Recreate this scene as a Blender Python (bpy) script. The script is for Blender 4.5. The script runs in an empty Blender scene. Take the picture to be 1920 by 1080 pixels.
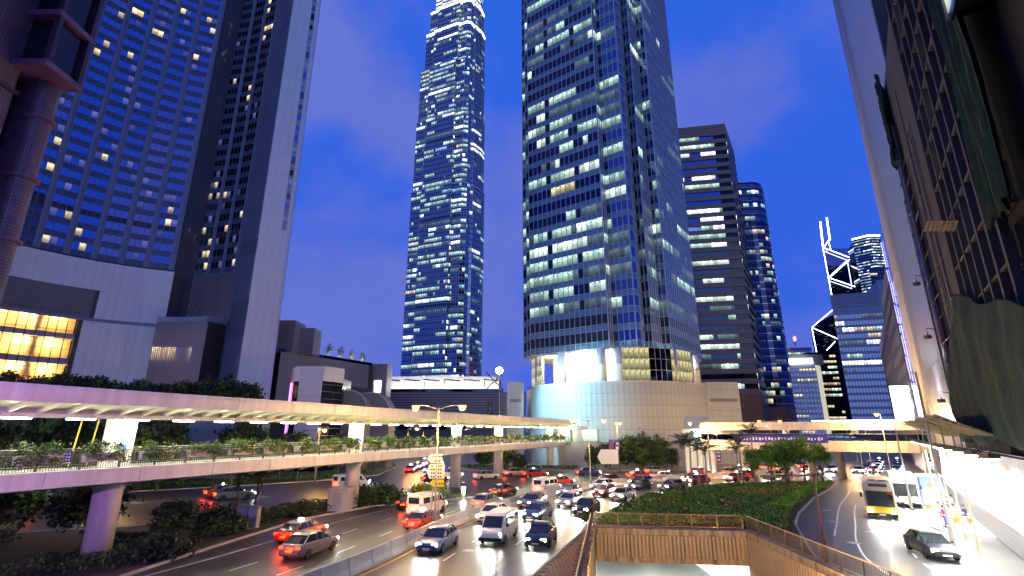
import bpy, math, random
import numpy as np
from mathutils import Vector, Matrix, geometry
R = math.radians
rng = random.Random(11)
nrg = np.random.default_rng(5)
sc = bpy.context.scene
COL = sc.collection

# ---------------------------------------------------------------- camera
PITCH = math.atan((808 - 540) / 939.0)
cam = bpy.data.cameras.new('camera'); camo = bpy.data.objects.new('camera', cam); COL.objects.link(camo)
cam.sensor_width = 36.0; cam.lens = 939.0 / 1920 * 36; cam.clip_start = 0.1; cam.clip_end = 6000
camo.location = (0, 0, 8.0); camo.rotation_euler = (R(90) + PITCH, 0, 0)
sc.camera = camo
CAM = Vector((0, 0, 8.0))

# ---------------------------------------------------------------- sky, dusk glow, exposure
SUN_EL, SUN_ROT = R(3.0), R(188)
world = bpy.data.worlds.new('World'); sc.world = world; world.use_nodes = True
wt = world.node_tree; wt.nodes.clear()
def wn(t, **k):
    n = wt.nodes.new(t)
    for a, b in k.items(): setattr(n, a, b)
    return n
sky = wn('ShaderNodeTexSky', sky_type='NISHITA', sun_disc=False, sun_elevation=SUN_EL, sun_rotation=SUN_ROT, ozone_density=6.0, air_density=1.0, dust_density=0.6)
tint = wn('ShaderNodeMix', data_type='RGBA', blend_type='MULTIPLY'); tint.inputs[0].default_value = 1
tint.inputs[7].default_value = (1.0, 0.56, 1.3, 1)
lift = wn('ShaderNodeMix', data_type='RGBA', blend_type='ADD'); lift.inputs[0].default_value = 1
lift.inputs[7].default_value = (0.02, 0.075, 0.10, 1)
tc = wn('ShaderNodeTexCoord'); mp = wn('ShaderNodeMapping'); mp.inputs[3].default_value = (1.0, 1.0, 1.5)
mp.inputs[1].default_value = (0.35, 0.1, 0.45)
nz = wn('ShaderNodeTexNoise'); nz.inputs['Scale'].default_value = 2.1; nz.inputs['Detail'].default_value = 5; nz.inputs['Roughness'].default_value = 0.5
rp = wn('ShaderNodeMapRange'); rp.inputs[1].default_value = 0.40; rp.inputs[2].default_value = 0.62; rp.interpolation_type = 'SMOOTHSTEP'
cap = wn('ShaderNodeMix', data_type='RGBA', blend_type='DARKEN'); cap.inputs[0].default_value = 1; cap.inputs[7].default_value = (.055, .20, 1.2, 1)
cl = wn('ShaderNodeMix', data_type='RGBA'); cl.inputs[7].default_value = (0.24, 0.30, 1.0, 1)
cm = wn('ShaderNodeMath', operation='MULTIPLY'); cm.inputs[1].default_value = 0.85
bg = wn('ShaderNodeBackground'); bg.inputs[1].default_value = 0.112
wo = wn('ShaderNodeOutputWorld')
L = wt.links.new
L(sky.outputs[0], tint.inputs[6]); L(tint.outputs[2], lift.inputs[6]); L(lift.outputs[2], cap.inputs[6]); L(cap.outputs[2], cl.inputs[6])
L(tc.outputs['Generated'], mp.inputs[0]); L(mp.outputs[0], nz.inputs[0]); L(nz.outputs[0], rp.inputs[0])
L(rp.outputs[0], cm.inputs[0]); L(cm.outputs[0], cl.inputs[0])
L(cl.outputs[2], bg.inputs[0]); L(bg.outputs[0], wo.inputs[0])
sun = bpy.data.lights.new('sun', 'SUN'); suno = bpy.data.objects.new('sun', sun); COL.objects.link(suno)
sun.energy = 0.058; sun.angle = R(40); sun.color = (.76, .96, 1.0)
sd = Vector((math.sin(SUN_ROT) * math.cos(SUN_EL), math.cos(SUN_ROT) * math.cos(SUN_EL), math.sin(SUN_EL)))
suno.rotation_euler = sd.to_track_quat('Z', 'Y').to_euler()
sc.view_settings.view_transform = 'Standard'; sc.view_settings.look = 'None'
sc.view_settings.exposure = 2.5; sc.view_settings.gamma = 1.0; sc.view_settings.use_curve_mapping = False
sc.cycles.use_denoising = True
sc.cycles.max_bounces = 5; sc.cycles.diffuse_bounces = 2; sc.cycles.glossy_bounces = 3
sc.cycles.transmission_bounces = 3; sc.cycles.transparent_max_bounces = 6; sc.cycles.sample_clamp_indirect = 4.0
sc.cycles.caustics_reflective = False; sc.cycles.caustics_refractive = False

# ---------------------------------------------------------------- materials
M = {}
def mat(name, base=(.5, .5, .5), rough=.6, metal=0., emis=None, es=0., vary=0., scale=.6, spec=.5, bump=0., stain=0., alpha=1., coat=0.):
    m = bpy.data.materials.new(name); m.use_nodes = True; nt = m.node_tree; b = nt.nodes['Principled BSDF']
    b.inputs['Base Color'].default_value = (*base, 1); b.inputs['Roughness'].default_value = rough
    b.inputs['Metallic'].default_value = metal; b.inputs['Specular IOR Level'].default_value = spec
    if coat: b.inputs['Coat Weight'].default_value = coat
    if emis: b.inputs['Emission Color'].default_value = (*emis, 1); b.inputs['Emission Strength'].default_value = es
    if alpha < 1: b.inputs['Alpha'].default_value = alpha
    if vary or bump or stain:
        t = nt.nodes.new('ShaderNodeTexCoord'); n = nt.nodes.new('ShaderNodeTexNoise')
        n.inputs['Scale'].default_value = scale; n.inputs['Detail'].default_value = 6; n.inputs['Roughness'].default_value = .6
        nt.links.new(t.outputs['Object'], n.inputs[0])
        fac = n.outputs[0]
        if stain:   # vertical streaks of dirt
            mpn = nt.nodes.new('ShaderNodeMapping'); mpn.inputs[3].default_value = (1, 1, .06)
            n2 = nt.nodes.new('ShaderNodeTexNoise'); n2.inputs['Scale'].default_value = 2.2; n2.inputs['Detail'].default_value = 5
            nt.links.new(t.outputs['Object'], mpn.inputs[0]); nt.links.new(mpn.outputs[0], n2.inputs[0])
            ad = nt.nodes.new('ShaderNodeMix'); ad.inputs[0].default_value = stain
            nt.links.new(fac, ad.inputs[2]); nt.links.new(n2.outputs[0], ad.inputs[3]); fac = ad.outputs[0]
        if vary:
            mr = nt.nodes.new('ShaderNodeMapRange'); mr.inputs[1].default_value = .3; mr.inputs[2].default_value = .7
            mr.inputs[3].default_value = 1 - vary; mr.inputs[4].default_value = 1 + vary * .6
            nt.links.new(fac, mr.inputs[0])
            mx = nt.nodes.new('ShaderNodeMix'); mx.data_type = 'RGBA'; mx.blend_type = 'MULTIPLY'; mx.inputs[0].default_value = 1
            mx.inputs[6].default_value = (*base, 1); nt.links.new(mr.outputs[0], mx.inputs[7]); nt.links.new(mx.outputs[2], b.inputs['Base Color'])
            mq = nt.nodes.new('ShaderNodeMapRange'); mq.inputs[3].default_value = max(.03, rough - .12); mq.inputs[4].default_value = min(1, rough + .12)
            nt.links.new(fac, mq.inputs[0]); nt.links.new(mq.outputs[0], b.inputs['Roughness'])
        if bump:
            bp = nt.nodes.new('ShaderNodeBump'); bp.inputs['Strength'].default_value = bump; bp.inputs['Distance'].default_value = .03
            n3 = nt.nodes.new('ShaderNodeTexNoise'); n3.inputs['Scale'].default_value = scale * 14; n3.inputs['Detail'].default_value = 3
            nt.links.new(t.outputs['Object'], n3.inputs[0]); nt.links.new(n3.outputs[0], bp.inputs['Height']); nt.links.new(bp.outputs[0], b.inputs['Normal'])
    M[name] = m
    return m

def room(name, col, strength, base=(.02, .03, .05), spots=.5, clutter=.5, metal=.0, low=.25):
    """a lit window: a room seen through glass, ceiling lamps above, furniture shapes below, each one different"""
    m = bpy.data.materials.new(name); m.use_nodes = True; nt = m.node_tree; b = nt.nodes['Principled BSDF']; N = nt.nodes.new; K = nt.links.new
    b.inputs['Base Color'].default_value = (*base, 1); b.inputs['Roughness'].default_value = .06; b.inputs['Metallic'].default_value = metal
    uv = N('ShaderNodeUVMap'); at = N('ShaderNodeAttribute'); at.attribute_name = 'rnd'
    def ma(op, a, c=None):
        n = N('ShaderNodeMath'); n.operation = op; n.use_clamp = False
        for i, v in enumerate((a, c)):
            if v is None: continue
            if hasattr(v, 'links'): K(v, n.inputs[i])
            else: n.inputs[i].default_value = v
        return n.outputs[0]
    sp = N('ShaderNodeSeparateXYZ'); K(uv.outputs[0], sp.inputs[0]); u, v = sp.outputs[0], sp.outputs[1]
    r = at.outputs['Fac']
    cb = N('ShaderNodeCombineXYZ'); K(ma('MULTIPLY', u, 2.6), cb.inputs[0]); K(ma('MULTIPLY', v, 2.2), cb.inputs[1]); K(ma('MULTIPLY', r, 91.7), cb.inputs[2])
    n1 = N('ShaderNodeTexNoise'); n1.inputs['Scale'].default_value = 1.6; n1.inputs['Detail'].default_value = 4; K(cb.outputs[0], n1.inputs[0])
    up = N('ShaderNodeMapRange'); up.inputs[1].default_value = .05; up.inputs[2].default_value = .7; up.inputs[3].default_value = low; K(v, up.inputs[0])
    body = ma('MULTIPLY', up.outputs[0], ma('ADD', ma('MULTIPLY', n1.outputs[0], 1.3 * clutter), 1 - .65 * clutter))
    cb2 = N('ShaderNodeCombineXYZ'); K(ma('MULTIPLY', u, 3.1), cb2.inputs[0]); K(ma('MULTIPLY', v, 9.0), cb2.inputs[1]); K(ma('MULTIPLY', r, 37.3), cb2.inputs[2])
    n2 = N('ShaderNodeTexNoise'); n2.inputs['Scale'].default_value = 1.0; K(cb2.outputs[0], n2.inputs[0])
    s1 = N('ShaderNodeMapRange'); s1.inputs[1].default_value = .56; s1.inputs[2].default_value = .66; K(n2.outputs[0], s1.inputs[0])
    s2 = N('ShaderNodeMapRange'); s2.inputs[1].default_value = .5; s2.inputs[2].default_value = .75; K(v, s2.inputs[0])
    lamp = ma('MULTIPLY', ma('MULTIPLY', s1.outputs[0], s2.outputs[0]), 4 * spots)
    tot = ma('ADD', body, lamp)
    tot = ma('MULTIPLY', tot, ma('ADD', ma('MULTIPLY', r, .9), .45))
    b.inputs['Emission Color'].default_value = (*col, 1)
    K(ma('MULTIPLY', tot, strength), b.inputs['Emission Strength'])
    M[name] = m
    return m

mat('asphalt', (.055, .053, .05), .40, vary=.6, scale=.22, bump=.4, stain=.35)
mat('asphalt_dark', (.045, .045, .045), .45, vary=.3, scale=.3)
mat('ground', (.06, .058, .055), .8, vary=.3, scale=.05)
mat('paint_white', (.75, .75, .72), .5, vary=.25, scale=1.5)
mat('paint_yellow', (.75, .55, .06), .5, vary=.25, scale=1.5)
mat('pavement', (.28, .26, .23), .7, vary=.25, scale=.8)
mat('kerb', (.45, .44, .42), .7, vary=.2, scale=1)
mat('brick', (.30, .15, .08), .8, vary=.35, scale=.9)
mat('mortar', (.10, .07, .05), .9)
mat('soil', (.05, .04, .025), .9, vary=.3)
mat('grass', (.05, .09, .02), .9, vary=.4, scale=2)
mat('concrete', (.48, .47, .45), .75, vary=.18, scale=.5, stain=.5)
mat('concrete_white', (.68, .67, .64), .65, vary=.26, scale=.5, stain=.7)
mat('concrete_stained', (.36, .27, .17), .8, vary=.85, scale=.5, stain=.75, bump=.3)
mat('stone_pale', (.36, .41, .43), .5, vary=.16, scale=.25, stain=.6)
mat('joint', (.08, .08, .08), .8)
mat('panel_bluegrey', (.42, .47, .55), .32, metal=.2, vary=.06, scale=.2, stain=.5)
mat('hotel_white', (.72, .72, .74), .35, vary=.06, scale=.1, stain=.4)
mat('hotel_pilaster', (.19, .22, .33), .3, vary=.08, scale=.1)
mat('hotel_spandrel', (.06, .075, .15), .22, spec=.7)
mat('hotel_rib', (.42, .38, .46), .4)
mat('hotel_dark', (.035, .032, .04), .18)
mat('hotel_granite', (.10, .10, .12), .08, spec=.8)
mat('matte_black', (.018, .018, .020), .85, vary=.4)  # matte near-black, tone varied at random
mat('black_void', (.006, .006, .008), .4)
mat('louver_grey', (.16, .16, .18), .5)
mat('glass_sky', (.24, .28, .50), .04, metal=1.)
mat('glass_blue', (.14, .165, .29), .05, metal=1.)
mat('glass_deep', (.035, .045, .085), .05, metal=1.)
mat('glass_dark', (.03, .035, .045), .06, metal=.6)
mat('glass_green', (.035, .05, .045), .15, metal=.4)
mat('spandrel_teal', (.15, .30, .38), .25, metal=.25, spec=.8)
mat('spandrel_silver', (.11, .14, .27), .2, metal=.5, spec=.8)
mat('cover_leaf_lit', (.13, .29, .02), .55, vary=.5, scale=2.5)  # leaf copy with lighter colour standing in for lamplight on the island
mat('spandrel_navy', (.05, .06, .16), .12, metal=.6)
mat('mullion', (.62, .63, .66), .35, metal=.7)
mat('mullion_dark', (.18, .17, .2), .4, metal=.5)
mat('granite_pink', (.24, .17, .15), .4, vary=.12, scale=.4)
mat('granite_brown', (.22, .12, .08), .45, vary=.15, scale=.4)
mat('granite_grey', (.34, .35, .37), .5, vary=.1, scale=.4)
mat('tile_purple', (.15, .08, .16), .35, vary=.2, scale=1.2)
mat('tile_dark', (.05, .025, .05), .3)
mat('steel', (.45, .45, .46), .35, metal=.8)
mat('steel_dark', (.09, .085, .08), .45, metal=.4)
mat('rail_bronze', (.22, .15, .10), .45, metal=.5)
mat('pole_grey', (.30, .29, .28), .45, metal=.4)
mat('pole_red', (.07, .016, .02), .5, metal=.2)
mat('canopy_cream', (.66, .66, .50), .55, vary=.08, scale=.7)
mat('canopy_white', (.68, .67, .65), .55, vary=.24, scale=.6, stain=.65)
mat('deck_floor', (.42, .45, .40), .6, vary=.1)
mat('planter_stone', (.56, .50, .42), .7, vary=.2, scale=1.5)
mat('leaf', (.075, .16, .02), .55, vary=.55, scale=2.5)
mat('leaf_dark', (.022, .04, .014), .6, vary=.5, scale=1.5)
mat('leaf_bright', (.16, .36, .012), .5, vary=.4, scale=2)
mat('leaf_yellow', (.32, .28, .03), .55, vary=.5, scale=2)
mat('leaf_red', (.22, .05, .02), .55, vary=.5, scale=2)
mat('bark', (.14, .11, .08), .85, vary=.3, scale=2)
mat('bark_palm', (.30, .29, .25), .8, vary=.25, scale=3)
mat('netting', (.0015, .032, .025), .9, vary=.8, scale=.9, bump=1.0)
mat('bamboo', (.42, .34, .20), .6, vary=.3, scale=2)
mat('facade_old', (.10, .093, .09), .8, vary=.4, scale=.25, stain=.6)
mat('facade_fin', (.05, .048, .056), .7, vary=.3, scale=.4, stain=.6)
mat('brise', (.13, .12, .115), .75, vary=.25, scale=.8)
mat('hoarding', (.82, .82, .80), .5, vary=.05, scale=.4)
mat('rubber', (.015, .015, .015), .8)
mat('chrome', (.6, .6, .62), .15, metal=1.)
mat('car_glass', (.02, .025, .03), .05, spec=.9)
mat('skin', (.45, .27, .19), .6)
mat('hair', (.012, .010, .009), .5)
mat('sign_white', (.78, .78, .76), .5)
mat('sign_yellow', (.80, .55, .03), .5)
mat('sign_blue', (.03, .04, .45), .5)
mat('sign_purple', (.12, .08, .42), .5)
mat('sign_red', (.60, .05, .03), .5)
mat('sign_orange', (.70, .18, .05), .5)
mat('sign_black', (.02, .02, .02), .5)
mat('lamp_sodium', (1, .7, .3), .4, emis=(1.0, .50, .06), es=1.1)
mat('lamp_white', (1, 1, 1), .4, emis=(1.0, .97, .86), es=9)
mat('lamp_flood', (1, 1, 1), .4, emis=(.75, .93, 1.0), es=12)
mat('lamp_orange', (1, .5, .1), .4, emis=(1.0, .50, .12), es=1.6)
mat('lamp_red', (1, .05, .05), .4, emis=(1.0, .04, .02), es=5)
mat('lamp_cool', (1, 1, 1), .4, emis=(.9, 1.0, .96), es=3)
mat('lamp_headlight', (1, 1, 1), .2, emis=(1.0, .97, .88), es=34)
mat('lamp_tail', (.5, .01, .01), .3, emis=(1.0, .025, .005), es=2.2)
mat('lamp_amber', (.7, .3, .02), .3, emis=(1.0, .30, .01), es=1.5)
mat('neon_purple', (.6, .1, .8), .4, emis=(.62, .12, .95), es=1.2)
mat('neon_blue', (.4, .4, 1), .4, emis=(.42, .36, 1.0), es=.55)
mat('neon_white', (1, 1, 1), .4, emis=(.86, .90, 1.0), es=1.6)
mat('screen_white', (1, 1, 1), .4, emis=(.95, .97, 1.0), es=1.2)
mat('screen_blue', (.2, .3, .8), .4, emis=(.26, .36, .9), es=.35)
mat('screen_red', (.8, .3, .2), .4, emis=(.9, .30, .18), es=.3)
mat('glow_wall', (.75, .72, .58), .6, emis=(1.0, .95, .66), es=.10)  # wall glows by itself, standing in for the light inside the lobby
mat('lobby_warm', (.55, .40, .22), .6, vary=.3, scale=.5)
mat('underpass_lit', (.7, .75, .75), .5)
room('room_warm', (1.0, .68, .34), .27, spots=.7, clutter=1.35)
room('room_cream', (1.0, .82, .54), .16, spots=.6, clutter=1.3)
room('room_cool', (.58, .90, .72), .125, spots=1.1, clutter=.9, low=.35)
room('room_bright', (.78, 1.0, .80), .20, spots=1.2, clutter=.7, low=.5)
room('room_yellow', (1.0, .90, .38), .13, spots=.8, clutter=.8)
room('room_dim', (.36, .55, .56), .045, spots=.4, clutter=1.0)
room('room_blue', (.35, .62, 1.0), .16, spots=.8, clutter=.8)
room('room_dusk', (.30, .30, .80), .05, spots=.0, clutter=.9, base=(.12, .14, .3), metal=.7)
room('room_white', (.85, .92, 1.0), .34, spots=1.0, clutter=.4, low=.6)

# ---------------------------------------------------------------- mesh helpers
ORG = {}
class MB:
    def __init__(s): s.v = []; s.f = []; s.a = []; s.mi = []
    def quad(s, a, b, c, d, rn=0., mi=0):
        i = len(s.v); s.v += [tuple(a), tuple(b), tuple(c), tuple(d)]; s.f.append((i, i + 1, i + 2, i + 3)); s.a.append(rn); s.mi.append(mi); return s
    def poly(s, pts, z=None):
        i = len(s.v); s.v += [tuple(p) if z is None else (p[0], p[1], z) for p in pts]; s.f.append(tuple(range(i, i + len(pts)))); s.a.append(0.); s.mi.append(0); return s
    def faces(s, V, F):
        i = len(s.v); s.v += [tuple(p) for p in V]; s.f += [tuple(k + i for k in f) for f in F]; s.a += [0.] * len(F); s.mi += [0] * len(F); return s
    def hexa(s, p):
        return s.faces(p, [(0, 3, 2, 1), (4, 5, 6, 7), (0, 1, 5, 4), (1, 2, 6, 5), (2, 3, 7, 6), (3, 0, 4, 7)])
    def box(s, x0, x1, y0, y1, z0, z1):
        return s.hexa([(x0, y0, z0), (x1, y0, z0), (x1, y1, z0), (x0, y1, z0), (x0, y0, z1), (x1, y0, z1), (x1, y1, z1), (x0, y1, z1)])
    def wall(s, A, B, z0, z1, t=.2, off=0., za=None, zb=None):
        """box standing on the line A-B (left to right from outside); thickness t inwards, front moved out by off"""
        A = Vector(A[:2]); B = Vector(B[:2]); d = (B - A).normalized(); n = Vector((d.y, -d.x))
        a, b = A + n * off, B + n * off; c, e = B + n * (off - t), A + n * (off - t)
        zt = (z1, z1) if za is None else (za, zb)
        return s.hexa([(a.x, a.y, z0), (b.x, b.y, z0), (c.x, c.y, z0), (e.x, e.y, z0), (a.x, a.y, zt[0]), (b.x, b.y, zt[1]), (c.x, c.y, zt[1]), (e.x, e.y, zt[0])])
    def prism(s, poly, z0, z1, cap=True):
        n = len(poly); V = [(p[0], p[1], z0) for p in poly] + [(p[0], p[1], z1) for p in poly]
        F = [(i, (i + 1) % n, (i + 1) % n + n, i + n) for i in range(n)]
        if cap: F += [tuple(range(n, 2 * n)), tuple(range(n - 1, -1, -1))]
        return s.faces(V, F)
    def tube(s, pts, r, n=8, cap=True):
        pts = [Vector(p) for p in pts]; rr = r if isinstance(r, (list, tuple)) else [r] * len(pts)
        V = []; F = []
        for k, p in enumerate(pts):
            d = (pts[min(k + 1, len(pts) - 1)] - pts[max(k - 1, 0)]).normalized()
            up = Vector((0, 0, 1)) if abs(d.z) < .95 else Vector((1, 0, 0))
            x = d.cross(up).normalized(); y = x.cross(d)
            for i in range(n):
                a = 2 * math.pi * i / n; q = p + x * (math.cos(a) * rr[k]) + y * (math.sin(a) * rr[k]); V.append(q)
        for k in range(len(pts) - 1):
            for i in range(n): F.append((k * n + i, k * n + (i + 1) % n, (k + 1) * n + (i + 1) % n, (k + 1) * n + i))
        if cap: F += [tuple(range(n - 1, -1, -1)), tuple(range((len(pts) - 1) * n, len(pts) * n))]
        return s.faces(V, F)
    def lathe(s, prof, c=(0, 0, 0), n=16):
        V = []; F = []
        for r, z in prof:
            for i in range(n): a = 2 * math.pi * i / n; V.append((c[0] + r * math.cos(a), c[1] + r * math.sin(a), c[2] + z))
        for k in range(len(prof) - 1):
            for i in range(n): F.append((k * n + i, k * n + (i + 1) % n, (k + 1) * n + (i + 1) % n, (k + 1) * n + i))
        F += [tuple(range(n - 1, -1, -1)), tuple(range((len(prof) - 1) * n, len(prof) * n))]
        return s.faces(V, F)
    def strip(s, P, Q, close=False):
        n = len(P); V = [tuple(p) for p in P] + [tuple(q) for q in Q]
        return s.faces(V, [(i, i + 1, n + i + 1, n + i) for i in range(n - 1)])
    def sweep(s, path, prof):
        """sweep a closed profile (lateral, z) along a 2D/3D path; lateral + is to the right of travel"""
        V = []; F = []; m = len(prof)
        for k, p in enumerate(path):
            a = Vector(path[max(k - 1, 0)][:2]); b = Vector(path[min(k + 1, len(path) - 1)][:2]); d = (b - a).normalized(); n = Vector((d.y, -d.x))
            z = p[2] if len(p) > 2 else 0
            for l, h in prof: V.append((p[0] + n.x * l, p[1] + n.y * l, z + h))
        for k in range(len(path) - 1):
            for i in range(m): F.append((k * m + i, k * m + (i + 1) % m, (k + 1) * m + (i + 1) % m, (k + 1) * m + i))
        F += [tuple(range(m - 1, -1, -1)), tuple(range((len(path) - 1) * m, len(path) * m))]
        return s.faces(V, F)
    def mesh(s, name, m, org=None, smooth=False, uv=False):
        me = bpy.data.meshes.new(name); V = np.array(s.v, dtype=float).reshape(-1, 3)
        if org is not None: V = V - np.array(org)
        me.from_pydata(V.tolist(), [], s.f)
        for k in (m if isinstance(m, (list, tuple)) else [m]): me.materials.append(M[k])
        if isinstance(m, (list, tuple)) and len(m) > 1: me.polygons.foreach_set('material_index', s.mi)
        if uv:
            l = me.uv_layers.new(name='UVMap'); l.data.foreach_set('uv', [c for _ in s.f for c in (0, 0, 1, 0, 1, 1, 0, 1)])
            at = me.attributes.new('rnd', 'FLOAT', 'FACE'); at.data.foreach_set('value', s.a)
        if smooth: me.polygons.foreach_set('use_smooth', [True] * len(s.f))
        me.update(); return me
    def build(s, name, m, parent=None, smooth=False, uv=False, loc=None):
        org = ORG.get(parent, Vector((0, 0, 0))) if parent is not None else Vector(loc or (0, 0, 0))
        o = bpy.data.objects.new(name, s.mesh(name, m, org, smooth, uv)); COL.objects.link(o)
        if parent is not None: o.parent = parent; ORG[o] = org
        else: o.location = org; ORG[o] = org
        return o
def tag(o, label, cat, group=None):
    o['label'] = label; o['category'] = cat
    if group: o['group'] = group
    return o
def thing(name, loc, label, cat, group=None, rotz=0.):
    o = bpy.data.objects.new(name, None); COL.objects.link(o); o.location = loc; o.rotation_euler = (0, 0, rotz)
    o.empty_display_size = .3; ORG[o] = Vector(loc) if rotz == 0 else Vector((0, 0, 0))
    return tag(o, label, cat, group)
def local(o): ORG[o] = Vector((0, 0, 0)); return o
def inst(name, me, parent, loc=(0, 0, 0), rz=0., scale=(1, 1, 1)):
    o = bpy.data.objects.new(name, me); COL.objects.link(o); o.parent = parent; o.location = loc; o.rotation_euler = (0, 0, rz); o.scale = scale; ORG[o] = ORG.get(parent, Vector((0, 0, 0)))
    return o
def structure(o): o['kind'] = 'structure'; return o
def stuff(o): o['kind'] = 'stuff'; return o
def copy_tree(src, loc, rz, label, cat=None, group=None, scale=None):
    r = src.copy(); COL.objects.link(r); r.location = loc; r.rotation_euler = (0, 0, rz); r['label'] = label
    if scale: r.scale = scale
    if cat: r['category'] = cat
    if group: r['group'] = group
    def kids(a, b):
        for ch in a.children:
            c = ch.copy(); COL.objects.link(c); c.parent = b; kids(ch, c)
    kids(src, r)
    return r
def lamp(kind, parent, loc, power, colr, size=.3, aim=None, spot=None, blend=.5, name='lamp_light'):
    l = bpy.data.lights.new(name, kind); l.energy = power; l.color = colr
    if kind in ('POINT', 'SPOT'): l.shadow_soft_size = size
    if kind == 'AREA': l.shape = 'RECTANGLE'; l.size, l.size_y = size if isinstance(size, tuple) else (size, size)
    if kind == 'SPOT': l.spot_size = spot; l.spot_blend = blend
    o = bpy.data.objects.new(name, l); COL.objects.link(o); o.parent = parent; o.location = Vector(loc) - ORG.get(parent, Vector((0, 0, 0)))
    if aim is not None: o.rotation_euler = (Vector(aim) - Vector(loc)).to_track_quat('-Z', 'Y').to_euler()
    return o
def arc(P0, P1, P2, n):
    P0, P1, P2 = Vector(P0), Vector(P1), Vector(P2)
    return [((1 - t) ** 2 * P0 + 2 * t * (1 - t) * P1 + t * t * P2) for t in [i / n for i in range(n + 1)]]
def spline(pts, step=1.5):
    P = [Vector(p[:2]) for p in pts]; P = [2 * P[0] - P[1]] + P + [2 * P[-1] - P[-2]]; out = []
    for i in range(1, len(P) - 2):
        a, b, c, d = P[i - 1:i + 3]; n = max(2, int((c - b).length / step))
        for k in range(n):
            t = k / n; out.append(.5 * ((2 * b) + (c - a) * t + (2 * a - 5 * b + 4 * c - d) * t * t + (3 * b - a - 3 * c + d) * t ** 3))
    out.append(P[-2].copy()); return out
def offset(path, l):
    out = []
    for k, p in enumerate(path):
        d = (path[min(k + 1, len(path) - 1)] - path[max(k - 1, 0)]).normalized(); out.append(p + Vector((d.y, -d.x)) * l)
    return out
def along(path, s):
    for a, b in zip(path, path[1:]):
        l = (b - a).length
        if s <= l: return a + (b - a) * (s / l), (b - a).normalized()
        s -= l
    return path[-1].copy(), (path[-1] - path[-2]).normalized()
def plen(path): return sum((b - a).length for a, b in zip(path, path[1:]))
ORD = ['first', 'second', 'third', 'fourth', 'fifth', 'sixth', 'seventh', 'eighth', 'ninth', 'tenth', 'eleventh', 'twelfth', 'thirteenth', 'fourteenth', 'fifteenth', 'sixteenth', 'seventeenth', 'eighteenth', 'nineteenth', 'twentieth', 'twenty-first', 'twenty-second', 'twenty-third', 'twenty-fourth', 'twenty-fifth', 'twenty-sixth', 'twenty-seventh', 'twenty-eighth', 'twenty-ninth', 'thirtieth', 'thirty-first', 'thirty-second', 'thirty-third', 'thirty-fourth']

# ---- window panes: the largest in view become parts, the rest one joined part
PANE = {}
def pane_mesh(mk, k):
    if (mk, k) not in PANE:
        m = MB(); m.quad((0, 0, 0), (1, 0, 0), (1, 0, 1), (0, 0, 1), rn=(k + .5) / 16); PANE[mk, k] = m.mesh('window_pane', mk, uv=True)
    return PANE[mk, k]
def put_panes(root, items, limit=300, name='window_pane'):
    """items: (x, y, z, dx, dy, w, h, material, rnd): lower-left corner, unit direction to the right seen from outside"""
    def seen(t):
        x, y, z, dx, dy, w, h = t[:7]; v = Vector((x, y, z)) - CAM; n = Vector((dy, -dx, 0)); d = v.length
        c = -(n.dot(v)) / d
        return w * h * c / (d * d)
    it = [t for t in items if seen(t) > 0]; it.sort(key=seen, reverse=True)
    org = ORG[root]
    for t in it[:limit]:
        x, y, z, dx, dy, w, h, mk, rn = t
        inst(name, pane_mesh(mk, int(rn * 16) % 16), root, Vector((x, y, z)) - org, math.atan2(dy, dx), (w, 1, h))
    rest = it[limit:]
    if rest:
        ks = sorted({t[7] for t in rest}); mb = MB()
        for x, y, z, dx, dy, w, h, mk, rn in rest:
            mb.quad((x, y, z), (x + dx * w, y + dy * w, z), (x + dx * w, y + dy * w, z + h), (x, y, z + h), rn=rn, mi=ks.index(mk))
        stuff(mb.build('small_window_panes', ks, root, uv=True))

# ---------------------------------------------------------------- ground and roads
PIT = [(2.8, 24), (18.6, 24), (19.0, 44.6), (7.0, 46.2)]
def sheet(outer, hole, z, name, mk):
    tri = geometry.tessellate_polygon([[Vector((*p, 0)) for p in outer], [Vector((*p, 0)) for p in hole]])
    pts = list(outer) + list(hole); mb = MB(); mb.faces([(p[0], p[1], z) for p in pts], [])
    for t in tri:
        a, b, c = (Vector(pts[i]) for i in t)
        mb.f.append(tuple(t) if (b - a).cross(c - a) > 0 else tuple(reversed(t))); mb.a.append(0.); mb.mi.append(0)
    return structure(mb.build(name, mk))
sheet([(-2500, -400), (2500, -400), (2500, 3500), (-2500, 3500)], PIT, -.03, 'ground', 'ground')
sheet([(-160, -30), (60, -30), (110, 60), (150, 130), (260, 300), (60, 300), (-60, 260), (-160, 120)], PIT, 0., 'road', 'asphalt')
def pavement(name, poly, mk, h=.13, kerb=True, top='pavement'):
    """a raised area edged by a kerb; polygon counter-clockwise"""
    P = [Vector(p) for p in poly]
    ar = sum(a.x * b.y - b.x * a.y for a, b in zip(P, P[1:] + P[:1]))
    if ar < 0: P.reverse()
    mb = MB(); mb.prism([(p.x, p.y) for p in P], -.02, h - .01)
    o = structure(mb.build(name, mk))
    if kerb:
        k = MB(); n = len(P)
        for i in range(n):
            a, b = P[i], P[(i + 1) % n]; d = (b - a).normalized(); L_ = (b - a).length
            if L_ > 60: continue
            k.wall((a.x, a.y), (b.x, b.y), -.01, h + .012, .18, .004)
        k.build('kerbstone_edge', 'kerb', o)
    return o
BAR = spline([(-14, 18), (-11.6, 26), (-8.8, 34.3), (-5.8, 45.7), (-3.1, 53.1), (2.6, 64.8), (10.7, 76.8), (20.4, 85.2), (29.8, 90.6), (42, 97), (56, 106.5), (72, 124), (98, 163), (135, 220)], 1.2)
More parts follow.
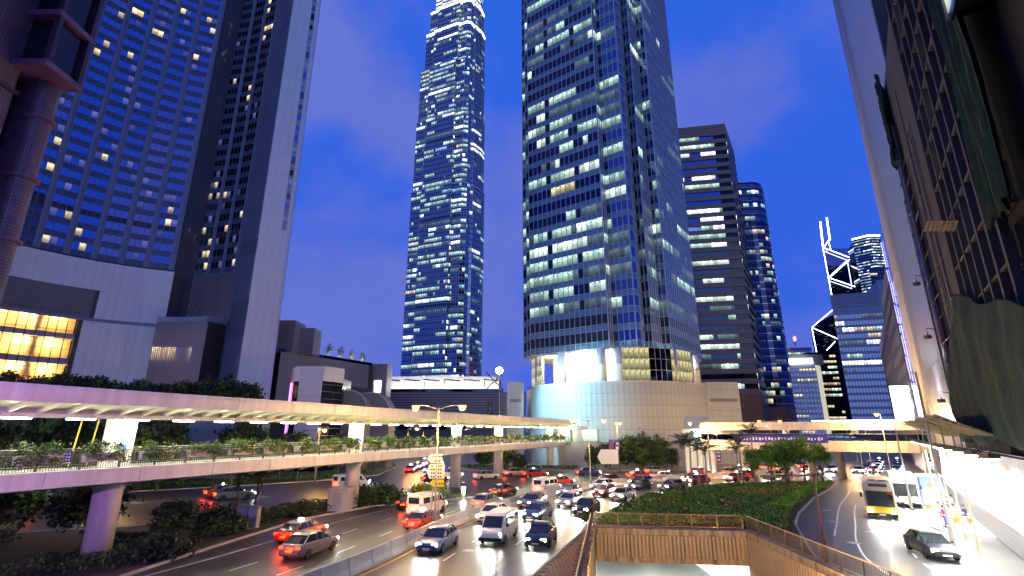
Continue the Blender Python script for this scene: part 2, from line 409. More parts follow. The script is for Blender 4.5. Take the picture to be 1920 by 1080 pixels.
STRIP = [(-60, 14), (-24, 14), (-22.3, 28), (-21.8, 34.5), (-20.9, 41.5), (-19.6, 51), (-15.2, 59.5), (-8.2, 64.3), (-4.6, 66.6), (-6.2, 68.4), (-12, 67.3), (-20, 62), (-26.5, 53.5), (-33, 47), (-46, 42), (-70, 36)]
pavement('planted_verge', STRIP, 'soil')
pavement('far_verge', [(-150, 62), (-75, 66), (-52, 73), (-40, 81), (-30, 91), (-25, 100), (-27, 125), (-42, 180), (-150, 180)], 'grass')
pavement('plaza_pavement', [(-12, 128), (-11, 113), (-3, 107.5), (8, 110), (20, 110), (33, 111.5), (46, 117.5), (60, 130), (90, 172), (130, 232), (60, 260), (-20, 230)], 'pavement')
pavement('island_kerb_base', [(6.9, 47.3), (10.6, 56.2), (15.6, 64.2), (25.6, 74.6), (38.4, 82.6), (52.6, 86.4), (45.5, 76.5), (37.2, 66.3), (28.8, 54.4), (25.3, 48.6), (23.4, 44.4), (21.2, 39.4), (19.8, 36), (19.8, 30), (19.05, 30), (19.45, 45.1)], 'soil')
pavement('right_pavement', [(66.9, 91), (54, 72), (42.4, 55.7), (36, 47.0), (35.4, 45), (36.4, 43.2), (39, 42), (60, 33), (90, 60), (130, 160), (110, 152)], 'pavement')
# brick paving beside the underpass
bp = pavement('brick_paving', [(-.6, 27), (1.9, 34.3), (6.35, 46.6), (6.6, 46.3), (2.45, 24.4), (-.7, 24.4)], 'mortar')
bm = MB().box(-.11, .11, -.055, .055, 0, .03).mesh('brick', 'brick')
def inside(p, poly):
    c = False; j = len(poly) - 1
    for i in range(len(poly)):
        a, b = poly[i], poly[j]
        if (a[1] > p[1]) != (b[1] > p[1]) and p[0] < (b[0] - a[0]) * (p[1] - a[1]) / (b[1] - a[1]) + a[0]: c = not c
        j = i
    return c
big = MB().box(-.23, .23, -.115, .115, 0, .04).mesh('brick', 'brick'); nb = 0; far = MB()
for r in range(80):
    for c in range(30):
        x = -.6 + c * .5 + (r % 2) * .25; y = 31.6 + r * .26
        if all(inside((x + sx * .22, y), [(-.4, 27), (2.15, 34.2), (6.4, 46.2), (2.3, 24.6), (-.5, 24.6)]) for sx in (-1, 1)):
            if nb < 300: inst('brick', big, bp, (x, y, .115)); nb += 1
# ---------------------------------------------------------------- road markings
mk = MB(); my = MB(); dz = .004
def dash(mb, path, l, w, on, off_, s0=0, s1=None, z=.005):
    p = offset(path, l); s = s0; e = s1 or plen(p)
    while s + on < e:
        n = max(2, int(on / 1.5) + 1); pts = [along(p, s + on * i / (n - 1)) for i in range(n)]
        A = [(q.x - t.y * w / 2, q.y + t.x * w / 2, z) for q, t in pts]; B = [(q.x + t.y * w / 2, q.y - t.x * w / 2, z) for q, t in pts]
        mb.strip(B, A); s += on + off_
for l in (3.9, 7.3): dash(mk, BAR, l, .13, 2.2, 3.6, 8, 125)
for l in (-3.9, -7.3): dash(mk, BAR, l, .13, 2.2, 3.6, 8, 130)
dash(mk, BAR, 10.6, .15, 118, 1, 0, 62); dash(mk, BAR, -.75, .15, 118, 1, 2, 121); dash(my, BAR, .75, .13, 118, 1, 2, 121); dash(mk, BAR, -10.9, .15, 40, 1, 0, 44)
STR = spline([(100, 140), (80, 113), (62, 89), (50, 71), (40, 57.2), (33, 46.5), (28.2, 39), (25, 32), (24, 22)], 1.2)   # right street, centre of its two lanes
dash(mk, STR, .2, .14, 1.5, 1.7, 36, 142); dash(mk, STR, 4.6, .15, 60, 1, 62, 138); dash(my, STR, -3.2, .15, 36, 1, 96, 138); dash(mk, STR, -4.2, .12, .6, .6, 80, 104)
dash(mk, STR, 3.2, .12, 34, 1, 100, 142)
for i in range(22):   # ladder hatching in front of the bus bay
    y = 46.5 + i * .42; x = 35.4 + i * .30; mk.faces([(x, y, .006), (x + 3.6, y - .5, .006), (x + 3.6, y - .34, .006), (x, y + .16, .006)], [(0, 1, 2, 3)])
for (a, b) in (((33.6, 43.2), (29.2, 45.4)), ((35.2, 43.6), (30.6, 42.0)), ((31.6, 41.5), (35.4, 46))):
    a, b = Vector(a), Vector(b); n = Vector(((b - a).y, -(b - a).x)).normalized() * .07; mk.faces([(a.x - n.x, a.y - n.y, .007), (b.x - n.x, b.y - n.y, .007), (b.x + n.x, b.y + n.y, .007), (a.x + n.x, a.y + n.y, .007)], [(0, 1, 2, 3)])
structure(mk.build('road_markings_white', 'paint_white')); structure(my.build('road_markings_yellow', 'paint_yellow'))
# ---------------------------------------------------------------- concrete median barrier, block by block
barrier = thing('concrete_barrier', (-8.8, 34.3, 0), 'curved row of pale concrete barrier blocks dividing the two carriageways', 'barrier')
blk = MB().sweep([(0, -1.17, 0), (0, 1.17, 0)], [(-.30, 0), (.30, 0), (.28, .14), (.13, .40), (.09, .95), (-.09, .95), (-.13, .40), (-.28, .14)]).mesh('barrier_block', 'concrete')
s = 4.; 
while s < 128:
    p, t = along(BAR, s); inst('barrier_block', blk, barrier, Vector((p.x, p.y, 0)) - ORG[barrier], math.atan2(-t.x, t.y)); s += 2.4
# ---------------------------------------------------------------- underpass
up = thing('underpass_portal', (13, 45.4, 0), 'stained ribbed concrete underpass portal below the planted island', 'underpass')
A, B, C_, D_ = (Vector(p) for p in (PIT[3], PIT[2], PIT[1], PIT[0]))
w = MB(); w.wall(A, B, -2.35, -.02, 1.2); w.build('headwall', 'concrete_stained', up)
dd = (B - A).normalized(); LW = (B - A).length; nn = Vector((dd.y, -dd.x))
rib = MB().box(-.085, .085, -.13, .02, -2.0, -.32).mesh('rib', 'concrete_stained')
for i in range(int(LW / .31)):
    q = A + dd * (.2 + i * .31); inst('rib', rib, up, Vector((q.x, q.y, 0)) - ORG[up], math.atan2(dd.y, dd.x))
w = MB(); w.wall(A, B, -2.38, -1.98, .3, .10); w.wall(A, B, -.30, .16, .45, .14); w.build('coping', 'concrete_stained', up)
w = MB(); w.wall(B, C_, -6.2, .17, .6, 0); w.build('side_wall', 'concrete_stained', up)
d2 = (C_ - B).normalized(); r2 = MB().box(-.10, .10, -.14, .02, -6.1, -.25).mesh('rib', 'concrete_stained')
for i in range(60):
    q = B + d2 * (.3 + i * .34); inst('rib', r2, up, Vector((q.x, q.y, 0)) - ORG[up], math.atan2(d2.y, d2.x))
w = MB(); w.wall(D_, A, -6.2, .17, .6, 0); w.build('side_wall', 'concrete_stained', up)
q2 = MB()
for i in range(16):
    a = A + (D_ - A).normalized() * (.5 + i * .9); q2.box(a.x - .62, a.x - .02, a.y - .3, a.y + .3, .172, .30)
q2.build('coping_stone', 'concrete_stained', up)
f = MB(); f.poly([(2.4, 23.5), (19.3, 23.5), (19.4, 44), (20.6, 46), (20.6, 75), (5.4, 75)], -6.1); structure(f.build('underpass_road', 'asphalt'))
w = MB(); w.wall((6.0, 47.5), (6.0, 75), -6.1, -.8, .4, 0); w.wall((20.2, 75), (20.2, 46), -6.1, -.8, .4, 0); w.poly([(5.5, 46.6), (5.5, 75), (20.3, 75), (20.3, 45.9)], -1.0); w.wall((5.5, 74.8), (20, 74.8), -6.1, -.8, .3); w.build('tunnel_lining', 'underpass_lit', up)
for i in range(5):
    b = MB(); b.box(9.4, 9.7, 48 + i * 4.5, 51 + i * 4.5, -1.12, -1.02); b.build('tunnel_light', 'lamp_white', up)
    b = MB(); b.box(16.4, 16.7, 48 + i * 4.5, 51 + i * 4.5, -1.12, -1.02); b.build('tunnel_light', 'lamp_white', up)
lamp('AREA', up, (13, 52, -1.3), 1500, (.85, 1, .98), (8, 8), aim=(13, 51, -6))
# railing round the pit
def railing(name, path, label, h=1.05, bay=2.2, z=.17, mkk='rail_bronze', topm=None, bar=.14, group=None, base=None):
    rt = thing(name, (path[0][0], path[0][1], z), label, 'railing', group)
    pth = [Vector(p[:2]) for p in path]; T = plen(pth); n = max(1, round(T / bay)); post = MB().box(-.045, .045, -.045, .045, 0, h).mesh('post', mkk)
    k = MB(); k.sweep([(p.x, p.y, z) for p in pth], [(-.04, h), (.04, h), (.04, h + .06), (-.04, h + .06)]); k.build('handrail', topm or mkk, rt)
    k = MB(); k.sweep([(p.x, p.y, z) for p in pth], [(-.02, .12), (.02, .12), (.02, .16), (-.02, .16)]); k.build('bottom_rail', mkk, rt)
    for i in range(n + 1):
        p, t = along(pth, T * i / n - (1e-4 if i == n else 0)); inst('post', post, rt, Vector((p.x, p.y, z)) - ORG[rt], math.atan2(t.y, t.x))
    k = MB(); s = bar
    while s < T:
        p, t = along(pth, s); k.box(p.x - .011, p.x + .011, p.y - .011, p.y + .011, z + .15, z + h); s += bar
    stuff(k.build('balusters', mkk, rt)); return rt
railing('pit_railing', [(7.0, 46.65), (19.0, 45.05)], 'brown metal railing along the top of the underpass headwall')
railing('pit_railing', [(19.3, 44.9), (18.95, 24)], 'brown metal railing running down the right side of the underpass', topm='bamboo')
railing('pit_railing', [(2.5, 24), (6.72, 46.4)], 'brown metal railing beside the brick paving left of the underpass')

for i, (x, y, nx) in enumerate(((4.3, 31.5, 1), (18.55, 30.5, -1))):
    k = MB(); k.box(min(x, x + nx * .16), max(x, x + nx * .16), y - .3, y + .3, -1.9, -1.6); k.build('assumed_bulkhead_lamp', 'lamp_sodium', up); lamp('POINT', up, (x + nx * .5, y, -1.75), 620, (1, .58, .18), .2)  # assumed lamps out of view, added for the orange light on the headwall

# manhole covers and resurfaced patches
for i, (x, y) in enumerate([(-13, 40), (-16.5, 47), (-10.5, 55), (-1.5, 45.5), (2.6, 52), (-3, 38.5), (29.5, 50), (33, 57), (25.4, 41)]):
    o = thing('manhole_cover', (x, y, .004), f'round iron manhole cover in the asphalt, {ORD[i]} of those in the roadway', 'manhole cover', 'manhole covers'); k = MB(); k.lathe([(.38, .004), (.38, .016), (.33, .018), (.33, .012)], (x, y, 0), 18); k.build('lid', 'steel_dark', o); k = MB(); k.lathe([(.46, .002), (.46, .011), (.385, .013)], (x, y, 0), 18); k.build('rim', 'concrete', o)
pt_ = MB()
for l, s0, s1, w in ((-5.4, 22, 31, 1.3), (-9.2, 36, 40, 2.4), (5.2, 24, 33, 1.1), (9.2, 20, 24, 2.2), (2.2, 42, 50, 1.0), (-2.4, 48, 60, 1.2)):
    p_ = offset(BAR, l); pts = [along(p_, s0 + (s1 - s0) * i / 6) for i in range(7)]
    pt_.strip([(q.x + t.y * w / 2, q.y - t.x * w / 2, .0025) for q, t in pts], [(q.x - t.y * w / 2, q.y + t.x * w / 2, .0025) for q, t in pts])
structure(pt_.build('asphalt_patches', 'asphalt_dark'))

# ---------------------------------------------------------------- curtain-wall towers
def runs(nc, p, keys, off_key, r, mean=4):
    out = []
    while len(out) < nc:
        k = max(1, int(r.expovariate(1 / mean)) + 1)
        out += [r.choice(keys) if r.random() < p else off_key] * k
    return out[:nc]
def curtain(root, poly, z0, floor, nf, colw, ph, pick, sp_mat, mu_mat, items, sill=None, band_out=.04, mw=.12, mo=.14, hm=True, bands=None, mull=None, tw_=.05):
    """windows, spandrel band of every floor and mullions on an open polyline (left to right seen from outside)"""
    P = [Vector(p) for p in poly]; sill = floor - ph if sill is None else sill
    own = mull is None; mull = mull or MB(); thin = MB()
    for si, (a, b) in enumerate(zip(P, P[1:])):
        Ls = (b - a).length; nc = max(1, round(Ls / colw)); cw = Ls / nc; d = (b - a) / Ls; n = Vector((d.y, -d.x))
        for fl in range(nf):
            z = z0 + fl * floor; ks = pick(si, fl, nc)
            for c in range(nc):
                q = a + d * (c * cw + mw / 2); rn = rng.random()
                items.append((q.x, q.y, z + sill, d.x, d.y, cw - mw, ph, ks[c], rn))
            if hm:
                thin.wall(a, b, z + sill - tw_, z + sill + tw_, .2, mo * .8); thin.wall(a, b, z + .0, z + tw_ * 2, .2, mo * .8)
        for c in range(nc + 1):
            q = a + d * (c * cw); h = mw / 2
            mull.wall(q - d * h, q + d * h, z0, z0 + nf * floor, .2, mo)
    for fl in range(nf):
        z = z0 + fl * floor; k = MB()
        for a, b in zip(P, P[1:]): k.wall(a, b, z + .001, z + sill, .3, band_out)
        k.build('spandrel_band', sp_mat if isinstance(sp_mat, str) else sp_mat(fl), root)
    if own: stuff(mull.build('mullions', mu_mat, root))
    if hm: stuff(thin.build('transoms', mu_mat, root))
def core(root, poly, back, z0, z1, mk, inset=.12, name='wall'):
    """solid body just behind the panes"""
    P = [Vector(p) for p in poly]; out = []
    for k, p in enumerate(P):
        d = (P[min(k + 1, len(P) - 1)] - P[max(k - 1, 0)]).normalized(); out.append(p - Vector((d.y, -d.x)) * inset)
    pts = [(p.x, p.y) for p in out] + list(back); k = MB(); k.prism(pts, z0, z1); return k.build(name, mk, root)

# ---- near glass tower on a stone drum
e1, e2 = Vector((.81, -.59)), Vector((.59, .81))
r1 = random.Random(21)
tw = thing('office_tower', (28, 140, 0), 'dark blue glass office tower with notched corner standing on a round stone podium', 'building')
L0, L1, R0, R1 = Vector((5.0, 133.6)), Vector((23.5, 120)), Vector((39.7, 124)), Vector((54, 143))
LL = [L0 - e1 * 4.2 + e2 * 3.0, L0 - e1 * 1.8 + e2 * 3.0, L0 - e1 * 1.8 + e2 * 1.2, L0 + e2 * 1.2, L0]
TP = LL + [L1, L1 + e2 * 2.4, L1 + e2 * 2.4 + e1 * 6, L1 + e2 * 4.6 + e1 * 6.4, R0 - e1 * 4.6 - e2 * 5.4, R0 - e1 * 2.4 - e2 * 6, R0 - e1 * 2.4, R0, R1]
TB = [tuple(R1 - e1 * 20 + e2 * 16), tuple(LL[0] + e2 * 26)]
Z1, FH, NF = 27.4, 4.25, 42
flp = {}
def pick1(si, fl, nc):
    main = si == 4; right = si == 12; notch = si in (7, 8, 9)
    if fl in (0, 1) or fl in (27, 28, 29): return ['glass_green' if not (6 <= si <= 10) else 'glass_blue'] * nc
    p = flp.setdefault(fl, (.52 + .45 * r1.random()) * (1.0 if fl < 12 else .62 if fl < 24 else .62))
    keys = ['room_cool'] * 5 + ['room_bright'] * 2 + ['room_dim'] * 3 + (['room_yellow'] if fl % 5 == 0 else [])
    if right: return runs(nc, p * .55, ['room_dim', 'room_cool', 'room_dim'], 'glass_blue', r1, 3)
    if notch: return runs(nc, .08, ['room_dim', 'room_cool'], 'glass_deep' if si == 8 else 'glass_blue', r1, 2)  # bluer pane tint on the notch faces stands for reflected sky
    if si in (5, 6, 10, 11): return runs(nc, p * .6, keys, 'glass_blue', r1, 4)
    ks = runs(nc, p, keys, 'glass_deep', r1, 5)
    if nc > 12:
        for c in (4, 10):
            if r1.random() < .8: ks[c] = 'glass_dark'
    return ks
items = []
curtain(tw, TP, Z1, FH, NF, 1.5, 2.65, pick1, 'spandrel_teal', 'mullion', items, mw=.15, mo=.18)
put_panes(tw, items)
core(tw, TP, TB, Z1 + .01, Z1 + FH * NF + 1, 'glass_dark', .14)
sof = MB(); sof.prism([(p.x, p.y) for p in TP] + TB, Z1 - .5, Z1 - .02); sof.build('soffit', 'concrete_white', tw)
DC = Vector((28, 140)); DR = 23.8
def ring(r, a0, a1, n): return [Vector((DC.x + r * math.cos(R(a)), DC.y + r * math.sin(R(a)))) for a in [a0 + (a1 - a0) * i / n for i in range(n + 1)]]
k = MB(); k.prism([(p.x, p.y) for p in ring(DR - .15, 0, 357, 119)], 0.1, 18.7); k.build('drum_wall', 'joint', tw)
cols = ring(DR, 168, 372, 68); hs = [0.12, 2.9, 5.6, 8.3, 11.0, 13.7, 16.3, 18.9]
cw = (cols[1] - cols[0]).length
for zi, (za, zb) in enumerate(zip(hs, hs[1:])):
    if zi < 2: continue
    pm = MB().box(.018, cw - .018, 0, .14, 0, zb - za - .05).mesh('stone_panel', 'stone_pale')
    for a, b in zip(cols, cols[1:]):
        ang = math.degrees(math.atan2((a.y + b.y) / 2 - DC.y, (a.x + b.x) / 2 - DC.x)) % 360
        if zi == 2 and (224 < ang < 233 or 240 < ang < 249): continue
        d = (b - a).normalized(); inst('stone_panel', pm, tw, Vector((a.x, a.y, za)) - ORG[tw], math.atan2(d.y, d.x))
k = MB(); k.prism([(p.x, p.y) for p in ring(DR + .12, 0, 357, 119)], 18.72, 19.15); k.build('parapet', 'concrete', tw)
for a0, a1 in ((224, 232.5), (240, 248.5)):     # lit openings in the drum
    pts = ring(DR + .02, a0, a1, 3); k = MB()
    for a, b in zip(pts, pts[1:]): k.quad((a.x, a.y, 5.7), (b.x, b.y, 5.7), (b.x, b.y, 8.2), (a.x, a.y, 8.2), rn=.9)
    k.build('drum_window', 'room_bright', tw, uv=True)
    k = MB(); k.wall(pts[0], pts[-1], 8.25, 8.5, .3, 1.0); k.build('window_hood', 'granite_grey', tw)
low = ring(DR + .05, 175, 365, 60); k = MB()
for a, b in zip(low, low[1:]): k.wall(a, b, .12, 5.55, .3)
k.build('plinth', 'granite_grey', tw)
# lobby between drum and tower
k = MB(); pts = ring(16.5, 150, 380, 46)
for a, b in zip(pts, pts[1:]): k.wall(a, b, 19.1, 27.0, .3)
k.build('glow_wall', 'glow_wall', tw)
for a in (197, 224, 252, 263, 300, 318, 334):
    c = ring(21.6, a, a + 1, 1)[0]; k = MB(); k.lathe([(1.15, 19.16), (1.15, 23.0), (1.22, 23.05), (1.22, 23.2), (1.15, 23.25), (1.15, 26.95)], (c.x, c.y, 0), 20); k.build('column', 'concrete_white', tw, smooth=True)
for a0, a1, mkk in ((262, 281, 'glassy'), (281, 296, 'glass_deep'), (296, 316, 'glassy'), (184, 206, 'glassy')):
    pts = ring(22.6, a0, a1, max(3, round((a1 - a0) / 3.4))); k = MB(); fr = MB()
    for a, b in zip(pts, pts[1:]):
        for z in (19.2, 21.8, 24.4): k.quad((a.x, a.y, z), (b.x, b.y, z), (b.x, b.y, z + 2.55), (a.x, a.y, z + 2.55), rn=.35); fr.wall(a, b, z + 2.5, z + 2.62, .15, .06)
    for a in pts: fr.box(a.x - .07, a.x + .07, a.y - .07, a.y + .07, 19.2, 26.95)
    if mkk == 'glassy': k.build('lobby_glazing', 'room_yellow', tw, uv=True)
    else: k.build('lobby_glazing', mkk, tw)
    stuff(fr.build('glazing_frame', 'mullion', tw))
for a in (205, 222, 238, 252, 268, 286, 304, 320):
    p = ring(18.9, a, a + 1, 1)[0]; k = MB(); k.lathe([(.45, 0), (.45, .06)], (p.x, p.y, 26.7), 12); k.build('ceiling_light', 'lamp_white', tw)
    lamp('POINT', tw, (p.x, p.y, 26.0), 260 if a < 262 or a > 316 else 110, (1, .96, .72), .4)
# service shafts beside the drum
for x0, x1, y0, y1, h, lab in ((3.2 - 4.4, 3.2 - .3, 128, 134, 19.9, 'slim pale concrete stair shaft at the left of the round podium'), (50.2, 58.5, 131.5, 140, 20.2, 'pale concrete stair shaft at the right of the round podium')):
    o = thing('stair_shaft', (x0, y0, 0), lab, 'shaft'); k = MB(); k.box(x0, x1, y0, y1, .1, h); k.build('wall', 'stone_pale', o)
    k = MB()
    for z in np.arange(2.6, h - .5, 2.6): k.box(x0 - .02, x1 + .02, y0 - .02, y0 + .2, z, z + .04)
    k.build('joint_line', 'joint', o); k = MB(); k.box(x0 + .6, x1 - .6, y0 - .04, y0 + .1, h - 5, h - 4.2); k.build('louver', 'louver_grey', o)
# mast with floodlight shining on the drum
fl = thing('floodlight_mast', (-2.8, 112, 0), 'bright blue-white floodlight mast left of the round podium', 'floodlight'); k = MB(); k.tube([(-2.8, 112, .1), (-2.8, 112, 20.4)], [.2, .1], 8); k.build('pole', 'pole_grey', fl)
k = MB(); k.lathe([(.1, -.8), (.6, -.5), (.82, 0), (.6, .5), (.1, .8)], (-2.8, 112, 20.9), 14); k.build('lamp_head', 'lamp_flood', fl, smooth=True)
lamp('SPOT', fl, (-1.7, 112.3, 20.9), 9500, (.45, .88, 1.0), .4, aim=(16, 122, 13), spot=R(95), blend=.8)

# ---- far supertall tower
ft = thing('supertall_tower', (-51, 372, 0), 'very tall tapering skyscraper with white lit crown rising behind the footbridge', 'building')
FP = [(-80.6, 366), (-70.9, 361.6), (-71.6, 360.0), (-46.8, 349.0), (-45.6, 350.6), (-38.5, 347.6), (-34.6, 348.6), (-32.6, 351.2), (-33.4, 353.2), (-30.4, 353.4), (-24.6, 362), (-22.6, 369)]
FC = Vector((-50, 384)); r3 = random.Random(5); items = []; z = 28.
tiers = [(1.0, 38), (.972, 15), (.94, 12), (.885, 9), (.82, 6), (.73, 5), (.62, 7)]
tot = 0
for ti, (scl, nf) in enumerate(tiers):
    pl = [FC + (Vector(p) - FC) * scl + Vector((0 if ti < 3 else (1 - scl) * 10, 0)) for p in FP]; base = tot
    def pick3(si, f, nc, base=base, ti=ti):
        g = base + f
        if g in (14, 15, 30, 31, 47, 48) and si in (2, 4): return ['glass_dark' if g % 2 else 'room_dim'] * nc
        if g in (46, 45) and si >= 8 or g in (34, 49) and si in (4, 5, 9): return ['room_white'] * nc
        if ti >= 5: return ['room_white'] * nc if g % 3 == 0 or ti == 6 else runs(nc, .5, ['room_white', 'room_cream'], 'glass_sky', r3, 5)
        p = r3.choice([.3, .5, .7, .85, .6]) * (1 if si < 6 else .4)
        return runs(nc, p, ['room_cool', 'room_cool', 'room_bright', 'room_white', 'room_dim', 'room_dim', 'room_cool'] if g % 9 else ['room_blue', 'room_cream', 'room_cool'], 'glass_blue', r3, 4 if g < 40 else 3)
    curtain(ft, pl, z, 4.3, nf, 1.75, 2.7, pick3, 'spandrel_silver', 'mullion', items, mw=.2, mo=.35, tw_=.2)
    h = 4.3 * nf; core(ft, pl, [tuple(FC + (Vector(p) - FC) * scl) for p in ((-28, 402), (-52, 415), (-84, 402))], z, z + h + .4, 'glass_dark', .2)
    k = MB(); pl2 = pl
    for a, b in zip(pl2, pl2[1:]): k.wall(a, b, z + h - .3, z + h + 1.0, .5, .5)
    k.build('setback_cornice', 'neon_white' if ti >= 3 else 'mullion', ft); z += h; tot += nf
put_panes(ft, items)
for i in range(0, len(pl) - 1):      # crown fins
    for t in np.linspace(0, 1, 5)[:-1]:
        p = Vector(pl[i]).lerp(Vector(pl[i + 1]), t); p = FC + (p - FC) * .96; k = MB(); k.box(p.x - .5, p.x + .5, p.y - .8, p.y + .8, z - 8, z + 14); k.build('crown_fin', 'concrete_white', ft)

# ---- banded stone tower
bt = thing('banded_tower', (97, 200, 0), 'brown stone office tower with horizontal window bands right of the glass tower', 'building'); r4 = random.Random(3)
BPL = [(58, 207.5), (97.4, 200), (112, 224)]; items = []; P = [Vector(p) for p in BPL]; mull = MB(); FHB = 4.0
core(bt, BPL, [(80, 262), (50, 240)], .1, 142.6, 'glass_dark', .5)
for fl_ in range(29):
    z = 22 + fl_ * FHB; k = MB()
    for a, b in zip(P, P[1:]): k.wall(a - (b - a).normalized() * .0, b, z, z + 2.0, .8, .0)
    k.build('stone_band', 'granite_pink', bt)
    for si, (a, b) in enumerate(zip(P, P[1:])):
        Ls = (b - a).length; nc = round(Ls / 1.7); cw_ = Ls / nc; d = (b - a) / Ls; n = Vector((d.y, -d.x))
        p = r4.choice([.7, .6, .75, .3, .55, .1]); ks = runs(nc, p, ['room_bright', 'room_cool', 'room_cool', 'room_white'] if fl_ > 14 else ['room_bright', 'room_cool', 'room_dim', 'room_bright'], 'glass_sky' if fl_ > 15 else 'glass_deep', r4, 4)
        if si == 1: ks = runs(nc, .15, ['room_dim'], 'glass_blue', r4, 3)
        for c in range(nc):
            q = a + d * (c * cw_ + .03) - n * .45; items.append((q.x, q.y, z + 2.0, d.x, d.y, cw_ - .06, 2.0, ks[c], r4.random()))
put_panes(bt, items)
k = MB()
for a, b in zip(P, P[1:]): k.wall(a, b, 22 + 29 * FHB, 143.5, .8, .0)
k.build('roof_parapet', 'granite_pink', bt); k = MB()
for zz in (140.2, 141.8):
    for a, b in zip(P, P[1:]): k.wall(a, b, zz, zz + .15, .3, .03)
k.build('joint_line', 'joint', bt); k = MB()
for a, b in zip(P, P[1:]): k.wall(a, b, .1, 21.98, .8, .0)
k.build('base_wall', 'granite_brown', bt)
# ---- round-cornered glass tower behind it
rt = thing('rounded_tower', (118, 231, 0), 'dark glass tower with rounded corner and thin bright bands behind the banded tower', 'building'); r5 = random.Random(9)
cyl = [(106, 224)] + [(118 + 8.2 * math.cos(R(a)), 231 + 8.2 * math.sin(R(a))) for a in range(250, 376, 14)] + [(140, 270)]; items = []
def pick5(si, f, nc):
    if f > 24: return runs(nc, .4 if f % 2 else .05, ['room_cool', 'room_white'], 'glass_blue', r5, 2)
    return runs(nc, .45 if f % 3 else .1, ['room_cool', 'room_dim', 'room_cream'], 'glass_deep', r5, 1)
curtain(rt, cyl, 18, 3.45, 31, 1.4, 2.0, pick5, 'spandrel_navy', 'mullion_dark', items, mw=.1, mo=.1, hm=False, band_out=.25)
put_panes(rt, items, 200); core(rt, cyl, [(110, 285), (96, 250)], .1, 126, 'glass_dark', .2); k = MB()
Pc = [Vector(p) for p in cyl]
for fl_ in range(31):
    for a, b in zip(Pc, Pc[1:]): k.wall(a, b, 18 + fl_ * 3.45 + 1.30, 18 + fl_ * 3.45 + 1.45, .4, .33)
stuff(k.build('steel_trim', 'chrome', rt)); k = MB()
for a, b in zip(Pc, Pc[1:]): k.wall(a, b, .1, 17.98, .5, .1)
k.build('base_wall', 'granite_brown', rt)

# ---- mid-distance and far towers along the right-hand street
def slab_tower(name, poly, back, z0, z1, floor, colw, ph, keys, off_key, p, label, sp='spandrel_navy', mu='mullion_dark', seed=1, limit=60, mean=3, hm=False, body='glass_dark', base=None, mw=.2, pf=None):
    t = thing(name, (poly[0][0], poly[0][1], 0), label, 'building'); r = random.Random(seed); it = []
    nf = int((z1 - z0) / floor)
    def pk(si, f, nc): return runs(nc, (pf(si, f) if pf else p), keys, off_key, r, mean)
    curtain(t, poly, z0, floor, nf, colw, ph, pk, sp, mu, it, mw=mw, mo=.15, hm=hm, band_out=.08)
    put_panes(t, it, limit); core(t, poly, back, .1, z0 + nf * floor, body, .15); k = MB()
    for a, b in zip(poly, poly[1:]): k.wall(a, b, z0 + nf * floor, z1 + .5, .5, .1)
    k.build('roof_parapet', sp, t); k = MB()
    for a, b in zip(poly, poly[1:]): k.wall(a, b, .1, z0 - .02, .4, .05)
    k.build('base_wall', base or sp, t); return t
gb = slab_tower('glass_office_block', [(192, 292), (228, 281), (236, 300)], [(252, 350), (228, 338)], 8, 78, 3.9, 1.6, 2.4, ['room_cool', 'room_cream', 'room_dim', 'room_white'], 'glass_blue', .45, 'broad blue glass office block with cream lit rows left of the slanting white facade', seed=4, limit=140, pf=lambda si, f: (.15 if f < 5 else .06 if f < 9 else .75 if f in (9, 12, 14) else .5) if si == 0 else .3)
k = MB(); k.wall((192, 292), (216, 284.7), 78.6, 87, .6, .1); k.wall((216, 284.7), (228, 281), 78.6, 94, .6, .1); k.wall((228, 281), (236, 300), 78.6, 94, .6, .1); k.prism([(217, 285), (227, 282), (236, 302), (226, 308)], 78.6, 93.5); k.build('plant_room', 'spandrel_navy', gb)
k = MB()
for i in range(6): k.wall((193, 291.8), (215, 285.1), 79 + i * 1.4, 79.5 + i * 1.4, .2, .25)
k.build('louver', 'louver_grey', gb)
slab_tower('black_office_block', [(196, 336), (214, 331), (222, 345)], [(236, 370), (220, 372)], 6, 58, 3.6, 1.9, 1.6, ['room_cream', 'room_bright', 'room_cream'], 'glass_dark', .5, 'small black office block with pale lit windows between white hotel and blue glass block', sp='black_void', seed=8, limit=80)
wh = slab_tower('white_slab_hotel', [(166, 306), (182, 302), (187, 306), (193, 318)], [(206, 340), (186, 338)], 5, 46, 3.0, 1.9, 1.5, ['room_cream', 'room_dusk'], 'glass_blue', .3, 'white older hotel block with small windows and a bright rooftop sign', sp='concrete_white', mu='concrete_white', seed=12, limit=80, mw=.5, body='concrete_white')
k = MB(); k.wall((167, 305.6), (181, 302.2), 47, 50.2, .5, .6); k.build('rooftop_sign', 'screen_white', wh); k = MB(); k.wall((182, 302), (187, 306), 5, 46, .5, .5); k.build('stair_wall', 'glow_wall', wh); k = MB(); k.box(168, 190, 306, 325, 47, 53); k.build('plant_room', 'louver_grey', wh)  # stair wall glows through its material, no lamp behind it
rb = slab_tower('distant_tower', [(233, 440), (262, 436), (268, 450)], [(285, 475), (254, 470)], 6, 78, 4, 2.4, 2, ['room_cool', 'room_dim'], 'glass_blue', .25, 'distant pale block with glowing red rooftop lamps above the white hotel', sp='granite_grey', seed=30, limit=20)
for x, zz in ((236, 76), (249, 86)):
    k = MB(); k.tube([(x, 437, zz - 6), (x + .3, 437, zz - 2)], .5, 6); k.build('mast', 'steel_dark', rb); k = MB(); k.lathe([(.4, -2), (1.0, -1), (1.0, 1.6), (.3, 2.4)], (x + .3, 437, zz), 8); k.build('rooftop_lamp', 'lamp_red', rb, smooth=True)
